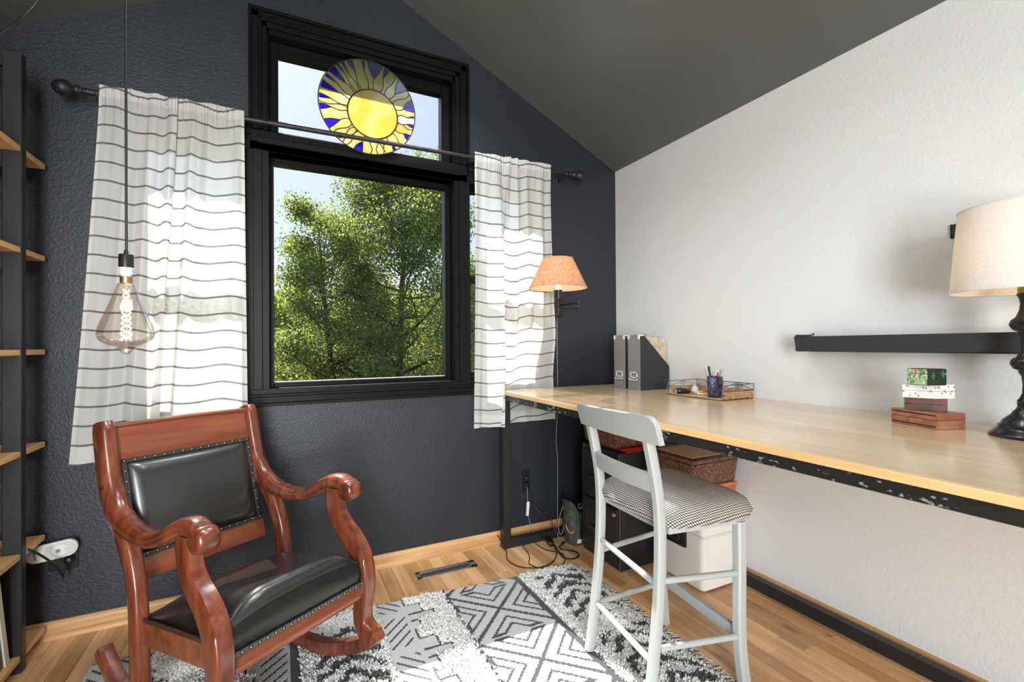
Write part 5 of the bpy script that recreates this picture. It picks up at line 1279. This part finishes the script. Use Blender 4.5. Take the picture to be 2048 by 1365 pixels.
def scroll_rail(P, Q):
    """wire rail from P to Q (xy), with two S scrolls."""
    b = nb(); P = Vector(P); Q = Vector(Q); d = Q-P; L = d.length
    def pp(s, z): q = P+d*(s/L); return (q.x, q.y, Z0+z)
    tube(b, [pp(0, .040), pp(L, .040)], .0011, 5, smooth=False); tube(b, [pp(0, .070), pp(L, .072)], .0016, 6, smooth=False)
    for s in (0, L/2, L): tube(b, [pp(s, .038), pp(s, .072)], .0013, 5, smooth=False)
    for m0, m1, sg_ in ((0, L/2, 1), (L/2, L, -1)):
        tube(b, [pp(m0+.004, .042), pp((m0*.5+m1*.5), .055), pp(m1-.004, .069)] if sg_ > 0 else [pp(m0+.004, .069), pp((m0+m1)/2, .055), pp(m1-.004, .042)], .0009, 5)
        c = m1-.016 if sg_ > 0 else m0+.016
        tube(b, [pp(c+sg_*.010*math.cos(t)*(1-t/9), .055+.011*math.sin(t)*(1-t/9)) for t in np.linspace(0, 6.5, 16)], .0009, 5, sub=2)
    return obj('wire_rail', b, M['black_metal'], tr)
scroll_rail((tx0+.022, ty0), (tx1, ty0)); scroll_rail((tx0+.022, ty1), (tx1, ty1)); scroll_rail((tx1, ty0), (tx1, (ty0+ty1)/2)); scroll_rail((tx1, (ty0+ty1)/2), (tx1, ty1))
for y in (ty0, ty1):
    b = nb(); tube(b, [(tx0, y, Z0+.004), (tx0+.022, y, Z0+.070)], .0018, 6, smooth=False); tube(b, [(tx0+.024, y, Z0+.004), (tx0+.024, y, Z0+.070)], .0018, 6, smooth=False); obj('wire_stay', b, M['steel'], tr)
# pencil cup and pens
cpx, cpy = 1.915, 1.613; zc = Z0+.0065
def cupmat():
    m, t, b = mat('blue_black_mottled_enamel'); n = N(t, 'ShaderNodeTexNoise'); n.inputs['Scale'].default_value = 45; n.inputs['Detail'].default_value = 4; t.links.new(coords(t), n.inputs['Vector'])
    r = ramp(t, [(.38, (.02, .022, .03)), (.52, (.06, .065, .08)), (.60, (.05, .08, .30)), (.70, (.28, .29, .31))]); t.links.new(n.outputs[0], r.inputs[0]); t.links.new(r.outputs[0], b.inputs['Base Color']); b.inputs['Roughness'].default_value = .25; return m
bm = nb(); lathe(bm, [(.034, 0), (.0355, .002), (.0355, .098), (.0365, .101), (.0345, .102), (.0335, .098), (.0335, .004), (.0005, .004)], (cpx, cpy, zc), 'Z', 36); bmesh.ops.recalc_face_normals(bm, faces=bm.faces)
tag(obj('pen_cup', bm, cupmat(), None, 50), 'dark mottled blue cup of pens in the tray', 'cup')
def pen(dx, dy, lx, ly, ln, r, m, label, name='pen', flat=None):
    a = Vector((cpx+dx, cpy+dy, zc+.006)); b = Vector((cpx+dx+lx, cpy+dy+ly, zc+.006+ln))
    p = root(name, a, label, name, group='pens in the cup'); p.rotation_euler = (0, 0, 0)
    d = (b-a); bm = nb(); tube(bm, [a, a+d*.62], r, 10, smooth=False); obj('barrel', bm, M[m] if isinstance(m, str) else m, p, 50)
    bm = nb(); tube(bm, [a+d*.625, b], r*1.15, 10, smooth=False); obj('cap', bm, M[m] if isinstance(m, str) else m, p, 50)
pen(-.008, .012, -.012, .026, .132, .0042, 'steel', 'slim silver pen leaning left in the cup'); pen(-.004, .005, -.018, .014, .145, .0050, 'black_plastic', 'black pen standing tallest in the cup')
pen(.004, .004, -.006, .003, .122, .0036, 'steel', 'short grey pen upright in the middle of the cup'); pen(.008, -.004, .0, -.006, .114, .0034, 'red', 'red-tipped pencil in the cup', 'pencil')
pen(.006, -.012, .010, -.020, .134, .0058, plain('grey_marker', (.42, .42, .42), .4), 'fat grey marker leaning right in the cup', 'marker'); pen(.012, -.006, .014, -.006, .125, .0045, plain('white_pen', (.6, .6, .6), .4), 'pale pen behind the fat marker', 'pen')
# little things in the tray
tz = Z0+.0062
gd = root('pocket_gadget', (1.900, 1.806, tz), 'small rounded black gadget with a silver end lying in tray', 'gadget')
bm = nb(); sweep(bm, catmull([(1.868, 1.822, tz+.013), (1.885, 1.812, tz+.0155), (1.91, 1.80, tz+.015), (1.935, 1.79, tz+.009)], 5), (0, 0, 1), [.016, .018, .0195, .020, .0205, .021, .021, .021, .0205, .020, .0195, .019, .018, .016, .013, .009], [.0125, .013, .0135, .014, .0145, .015, .015, .015, .015, .0145, .014, .013, .012, .010, .008, .006], 16, 2.4); bmesh.ops.recalc_face_normals(bm, faces=bm.faces); obj('case', bm, M['black_plastic'], gd, 60)
bm = nb(); sweep(bm, [(1.8665, 1.8235, tz+.013), (1.871, 1.8205, tz+.013)], (0, 0, 1), .0150, .0118, 16, 2.4); obj('silver_end', bm, plain('silver_plastic', (.50, .54, .60), .3), gd, 60)
bm = nb(); lathe(bm, [(.0005, 0), (.012, .001), (.019, .009), (.021, .020), (.016, .033), (.008, .040), (.0095, .046), (.0005, .050)], (1.955, 1.775, tz), 'Z', 20); tag(obj('glass_bottle', bm, plain('cloudy_glass', (.55, .53, .48), .15, coat=.6), None, 60), 'little cloudy glass bottle behind the gadget in tray', 'bottle')
bm = nb(); lathe(bm, [(.0005, 0), (.010, .001), (.013, .010), (.012, .020), (.006, .026), (.0005, .028)], (1.93, 1.835, tz), 'Z', 18); tag(obj('metal_bauble', bm, M['chrome'], None, 60), 'small silver bauble in the tray beside the bottle', 'ornament')
bm = nb(); sweep(bm, [(1.935, 1.742, tz+.004), (1.975, 1.695, tz+.004)], (0, 0, 1), .008, .0038, 12, 3); tag(obj('eraser', bm, M['white_plastic']), 'white and flat eraser stick lying in the tray', 'eraser')
bm = nb(); tube(bm, [(1.94, 1.765, tz+.004), (1.965, 1.745, tz+.012), (1.985, 1.735, tz+.016)], .005, 8); tag(obj('yellow_clip', bm, plain('yellow_plastic', (.66, .50, .12), .4), None, True), 'short yellow peg lying in the tray beside the eraser', 'peg')

# stack of four keepsake boxes
def kbox(name, A, B, Cc, z0, h, m, label, seam=.55, lidm=None, over=.0):
    """corner A, neighbours B and Cc (xy) at height z0"""
    A, B, Cc = Vector((*A, 0)), Vector((*B, 0)), Vector((*Cc, 0)); D4 = B+Cc-A; c = (B+Cc)/2
    r = root(name, (c.x, c.y, z0), label, 'box', group='keepsake boxes stacked on the desk')
    def pr(z_a, z_b, mm, nm, g=0):
        bm = nb(); v = []
        for z in (z_a, z_b):
            for p in (A, B, D4, Cc): q = p+(p-c).normalized()*g; v.append(bm.verts.new((q.x, q.y, z)))
        bmesh.ops.convex_hull(bm, input=v); bmesh.ops.bevel(bm, geom=bm.edges[:], offset=.0012, segments=2, affect='EDGES'); obj(nm, bm, mm, r, 40)
    zs = z0+h*seam; pr(z0, zs-.0004, m, 'box_base'); pr(zs+.0004, z0+h, lidm or m, 'lid', over); return r
def printed(name, base, marks, scale, th, seed=0, base2=None):
    m, t, b = mat(name); b.inputs['Roughness'].default_value = .35; c = coords(t)
    v = N(t, 'ShaderNodeTexVoronoi'); v.inputs['Scale'].default_value = scale; t.links.new(c, v.inputs['Vector'])
    n = N(t, 'ShaderNodeTexNoise'); n.inputs['Scale'].default_value = scale*2.3; n.inputs['Detail'].default_value = 3; t.links.new(c, n.inputs['Vector'])
    a = N(t, 'ShaderNodeMath', operation='MULTIPLY_ADD'); a.inputs[1].default_value = .6; t.links.new(n.outputs[0], a.inputs[0]); t.links.new(v.outputs['Distance'], a.inputs[2])
    r = ramp(t, [(th, marks), (th+.05, base)] + ([(th+.30, base2)] if base2 else [])); t.links.new(a.outputs[0], r.inputs[0]); t.links.new(r.outputs[0], b.inputs['Base Color']); return m
carved = wood('carved_red_wood', (.16, .055, .03), (.30, .12, .06), (.42, .19, .11), 0, .3, 16)
dkw = wood('dark_red_wood', (.045, .010, .006), (.10, .022, .012), (.15, .04, .02), 0, .3, 16)
q1 = kbox('keepsake_box', (1.813, .707), (1.859, .849), (1.906, .672), Z0, .050, carved, 'largest carved red-brown wooden box at the bottom of the stack', .55)
# carved borders, as inlaid dark strips with a row of little notches
nt = plain('dark_inlay', (.03, .02, .015), .5)
A1 = Vector((1.813, .707, 0)); B1 = Vector((1.859, .849, 0)); d1 = (B1-A1).normalized(); n1 = Vector((-d1.y, d1.x, 0))
bm = nb()
for zz in (.006, .0405):
    for k in range(34):
        s = .004+k*.0042; a = A1+d1*s+n1*.0003
        mt_ = Matrix.Translation((a.x, a.y, Z0+zz)) @ Matrix.Rotation(math.atan2(d1.y, d1.x), 4, 'Z'); vs = box(bm, (0, -.0002, 0), (.0022, .0012, .0042)); 
        for v in vs: v.co = mt_ @ v.co
sb2 = obj('notched_border', bm, nt, q1); sb2['kind'] = 'stuff'
kbox('keepsake_box', (1.841, .799), (1.902, .831), (1.888, .709), Z0+.0505, .041, dkw, 'small dark red box second from the bottom of the stack', .5)
def face_marks(A, B, z0, h, n, m, parent, kind, seed, off=.0006):
    A = Vector((*A, 0)); B = Vector((*B, 0)); d = (B-A); L = d.length; d.normalize(); nrm = Vector((d.y, -d.x, 0))
    if nrm.dot(Vector((-.9, -.3, 0))) < 0: nrm = -nrm
    r = random.Random(seed); bm = nb()
    for k in range(n):
        s = L*(k+.5)/n+r.uniform(-.2, .2)*L/n; z = z0+h*r.uniform(.12, .88); c = A+d*s+nrm*off
        if kind == 'sprig':
            a = r.uniform(0, PI)
            for j in range(3):
                t = a+(j-1)*.8; e = Vector((0, 0, 1))*math.sin(t)*.005+d*math.cos(t)*.005
                q = c+Vector((0, 0, z)); tube(bm, [q-e*.3, q+e], .00045, 4, smooth=False)
        elif kind == 'fern':
            q = c+Vector((0, 0, z))
            for j in range(-5, 6):
                w = .0075*(1-abs(j)/6); zz = q+Vector((0, 0, j*.0022)); e = d*w
                tube(bm, [zz-e+Vector((0, 0, .0022)), zz, zz+e+Vector((0, 0, .0022))], .0005, 4, smooth=False)
    o = obj('painted_marks', bm, m, parent); o['kind'] = 'stuff'; return o
wq = kbox('keepsake_box', (1.851, .722), (1.824, .802), (1.916, .701), Z0+.092, .044, plain('ivory_lacquer', (.78, .77, .73), .35), 'flat white box with tiny dark sprigs, third up in the stack', .52)
dm = plain('dark_paint_marks', (.06, .06, .06), .5)
face_marks((1.851, .722), (1.824, .802), Z0+.093, .042, 9, dm, wq, 'sprig', 1); face_marks((1.851, .722), (1.916, .701), Z0+.093, .042, 9, dm, wq, 'sprig', 2)
gq = kbox('keepsake_box', (1.797, .722), (1.806, .780), (1.850, .696), Z0+.1365, .052, plain('black_green_lacquer', (.010, .020, .012), .25), 'green leaf-painted lacquer box on top of the stack', .68)
def printed(name, stops, scale):
    m, t, b = mat(name); b.inputs['Roughness'].default_value = .3; n = N(t, 'ShaderNodeTexNoise'); n.inputs['Scale'].default_value = scale; n.inputs['Detail'].default_value = 5; n.inputs['Distortion'].default_value = 1.5
    t.links.new(coords(t), n.inputs['Vector']); r = ramp(t, stops); t.links.new(n.outputs[0], r.inputs[0]); t.links.new(r.outputs[0], b.inputs['Base Color']); return m
pm = printed('pale_green_leaf_print', [(.36, (.05, .10, .05)), (.46, (.22, .38, .20)), (.56, (.42, .50, .24)), (.66, (.62, .66, .56))], 75)
def face_plate(name, A, B, za, zb_, s0, s1, m, parent, t=.0005):
    A = Vector((*A, 0)); B = Vector((*B, 0)); d = B-A; nrm = Vector((d.y, -d.x, 0)).normalized()
    if nrm.dot(Vector((-.9, -.3, 0))) < 0: nrm = -nrm
    bm = nb(); v = [bm.verts.new(A+d*s+nrm*o+Vector((0, 0, z))) for s in (s0, s1) for o in (-.0004, t) for z in (za, zb_)]
    bmesh.ops.convex_hull(bm, input=v); return obj(name, bm, m, parent)
zz = Z0+.1365
face_plate('painted_panel', (1.797, .722), (1.806, .780), zz+.0015, zz+.0345, .03, .97, pm, gq); face_plate('painted_panel', (1.797, .722), (1.806, .780), zz+.0367, zz+.0505, .03, .97, pm, gq)
bm = nb(); A_ = Vector((1.797, .722, 0)); B_ = Vector((1.806, .780, 0)); pp_ = lambda s, z: A_.lerp(B_, s)+Vector((-.0012, .0002, z))
v = [pp_(.50, zz+.050), pp_(.66, zz+.050), pp_(.58, zz+.024)]; vs = [bm.verts.new(q) for q in v]+[bm.verts.new(q+Vector((.0006, 0, 0))) for q in v]; bmesh.ops.convex_hull(bm, input=vs); obj('painted_tulip', bm, plain('rose_paint', (.60, .12, .14), .4), gq)
face_marks((1.797, .722), (1.850, .696), zz+.004, .036, 2, plain('leaf_green_paint', (.06, .32, .10), .4), gq, 'fern', 5)
# ------------------------------------------------------------------ garden beyond the window
bm = nb(); box(bm, (-45, 3.4, -3.9), (60, 80, -3.6)); g = struct('ground', bm, M['grass'])
def tree(name, x, y, H, R, nleaf, size, m, label, lean=(0, 0), seed=0, base=-3.6, crown_lo=.25, nbr=26, fork=None, kind='tree', trunk_r=.11, group=None, squash=1.0):
    r = np.random.default_rng(seed); rt_ = root(name, (x, y, base), label, kind, group=group)
    top = Vector((x+lean[0], y+lean[1], base+H)); B0 = Vector((x, y, base))
    def trunk_at(t): 
        return B0*(1-t)+top*t+Vector((.10*math.sin(t*5+seed), .08*math.sin(t*4+2*seed), 0))*H*.06*t
    tm = nb(); tube(tm, [trunk_at(t) for t in np.linspace(0, .96, 9)], lambda t: trunk_r*(1-t)**.8+.012, 8, sub=2)
    obj('trunk', tm, M['bark'], rt_, True)
    pts = []; bmn = nb()
    for k in range(nbr):
        t = crown_lo+(0.97-crown_lo)*(k+r.uniform(0, 1))/nbr; p = trunk_at(t); a = k*2.4+r.uniform(-.5, .5)
        rr = R*(1-((t-crown_lo)/(1.02-crown_lo))**1.7)**.6*r.uniform(.6, 1.1)+.25; up = r.uniform(.25, .8)
        e = p+Vector((math.cos(a)*rr, math.sin(a)*rr, rr*up)); m1 = p*.5+e*.5+Vector((0, 0, -.06*rr))
        br = trunk_r*(1-t)*.55+.010
        tube(bmn, [p, m1, e], lambda q: br*(1-q*.8), 5, sub=3); pts.append((e, .30)); pts.append((m1*.4+e*.6, .34)); pts.append((m1, .32))
        for j in range(4):
            s = r.uniform(.35, .95); q0 = p*(1-s)+e*s; a2 = a+r.uniform(-1.2, 1.2); l2 = rr*r.uniform(.25, .5)
            q1 = q0+Vector((math.cos(a2)*l2, math.sin(a2)*l2, l2*r.uniform(.2, .9))); tube(bmn, [q0, q1], br*.35, 4, smooth=False); pts.append((q1, .26)); pts.append((q0*.5+q1*.5, .24))
    bo = obj('branches', bmn, M['bark'], rt_, True); bo['kind'] = 'stuff'
    C_ = np.array([tuple(p) for p, _ in pts]); S_ = np.array([s for _, s in pts])*R/2.0*squash
    # each twig end carries clumps of leaves
    ncl = nleaf//14; ci = r.integers(0, len(C_), ncl); cc = C_[ci]+r.normal(0, 1, (ncl, 3))*S_[ci][:, None]*np.array([1, 1, .75])
    P = np.repeat(cc, 14, 0)+r.normal(0, 1, (ncl*14, 3))*size*1.5
    n = len(P); d = r.normal(0, 1, (n, 3)); d[:, 2] -= .3; d /= np.linalg.norm(d, axis=1)[:, None]; u = r.normal(0, 1, (n, 3)); s1 = np.cross(d, u); s1 /= np.linalg.norm(s1, axis=1)[:, None]
    L = size*r.uniform(.6, 1.3, (n, 1)); w = L*.34
    up = np.cross(s1, d)*L*.10
    V = np.stack([P, P+d*L*.5-s1*w+up, P+d*L, P+d*L*.5+s1*w+up], 1).reshape(-1, 3)-np.array([x, y, base]); I = np.arange(n*4)
    o = arrays_obj('foliage', V, 4, I, m, rt_); o['kind'] = 'stuff'; return rt_
tree('deciduous_tree', 2.35, 11.3, 9.0, 1.95, 82000, .066, M['leaf_a'], 'tall leafy tree with forked dark trunk filling the right of the window', (.5, .2), 1, crown_lo=.34, nbr=32, trunk_r=.13)
tree('deciduous_tree', 1.42, 10.6, 7.7, 1.0, 30000, .062, M['leaf_a'], 'slimmer leafy tree with a curved trunk leaning left of the tall one', (-.75, .2), 2, crown_lo=.36, nbr=26, trunk_r=.085)
tree('deciduous_tree', 4.9, 12.8, 7.2, 1.6, 30000, .07, M['leaf_a'], 'leafy tree standing just right of the tall forked tree', (.2, 0), 3, crown_lo=.25, nbr=26)
bushes = [(-.6, 16.5, 5.8, 2.0, 'b'), (1.4, 15.5, 5.3, 2.0, 'b'), (3.4, 17.5, 6.0, 2.2, 'b'), (5.8, 17.0, 5.6, 2.2, 'c'), (8.2, 18.5, 5.6, 2.4, 'b'), (-3.4, 17.5, 5.6, 2.3, 'c'), (-6.2, 18.5, 5.2, 2.3, 'b'), (-8.8, 20, 5.2, 2.6, 'c'), (10.8, 18.5, 5.6, 2.4, 'c'), (4.2, 21, 6.4, 2.4, 'c')]
desc = ['bright bushy tree behind the slim curved tree', 'bright green bushy tree low between the two trunks', 'tall bright bushy tree behind the forked trunk', 'olive bushy tree behind the right-hand leafy tree', 'bright bushy tree seen past the narrow window', 'olive bushy tree seen through the wide curtain', 'bright low tree seen through the wide curtain', 'distant olive tree at the far edge of the garden', 'olive low tree beyond the narrower curtain', 'tall olive tree at the very back of the garden']
for k, (x, y, H, R, c) in enumerate(bushes):
    tree('bushy_tree', x, y, H, R, 30000, .125, M['leaf_'+c], desc[k], (random.uniform(-.3, .3), 0), 10+k, crown_lo=.06, nbr=24, trunk_r=.10, group='bushy trees in the garden', squash=1.15)
low = [(0.2, 9.5, 3.7, 1.3), (1.9, 9.2, 3.5, 1.4), (3.6, 9.8, 3.7, 1.4), (-1.6, 10.5, 3.6, 1.4), (5.4, 11, 3.6, 1.4), (-.4, 12.4, 4.6, 1.5), (2.6, 12.8, 4.4, 1.5)]
ld = ['bright shrub below the slim curved trunk', 'bright shrub below the forked trunk', 'bright shrub at the lower right of the big window', 'bright shrub behind the wide curtain', 'bright shrub behind the narrower curtain', 'dark shrub at the lower left of the big window', 'dark shrub between the trunks, behind the front shrubs']
for k, (x, y, H, R) in enumerate(low):
    tree('shrub', x, y, H, R, 26000, .070, M['leaf_b'] if k < 5 else M['leaf_a'], ld[k], (0, 0), 30+k, crown_lo=.05, nbr=22, trunk_r=.04, kind='shrub', group='shrubs in the garden', squash=1.2)
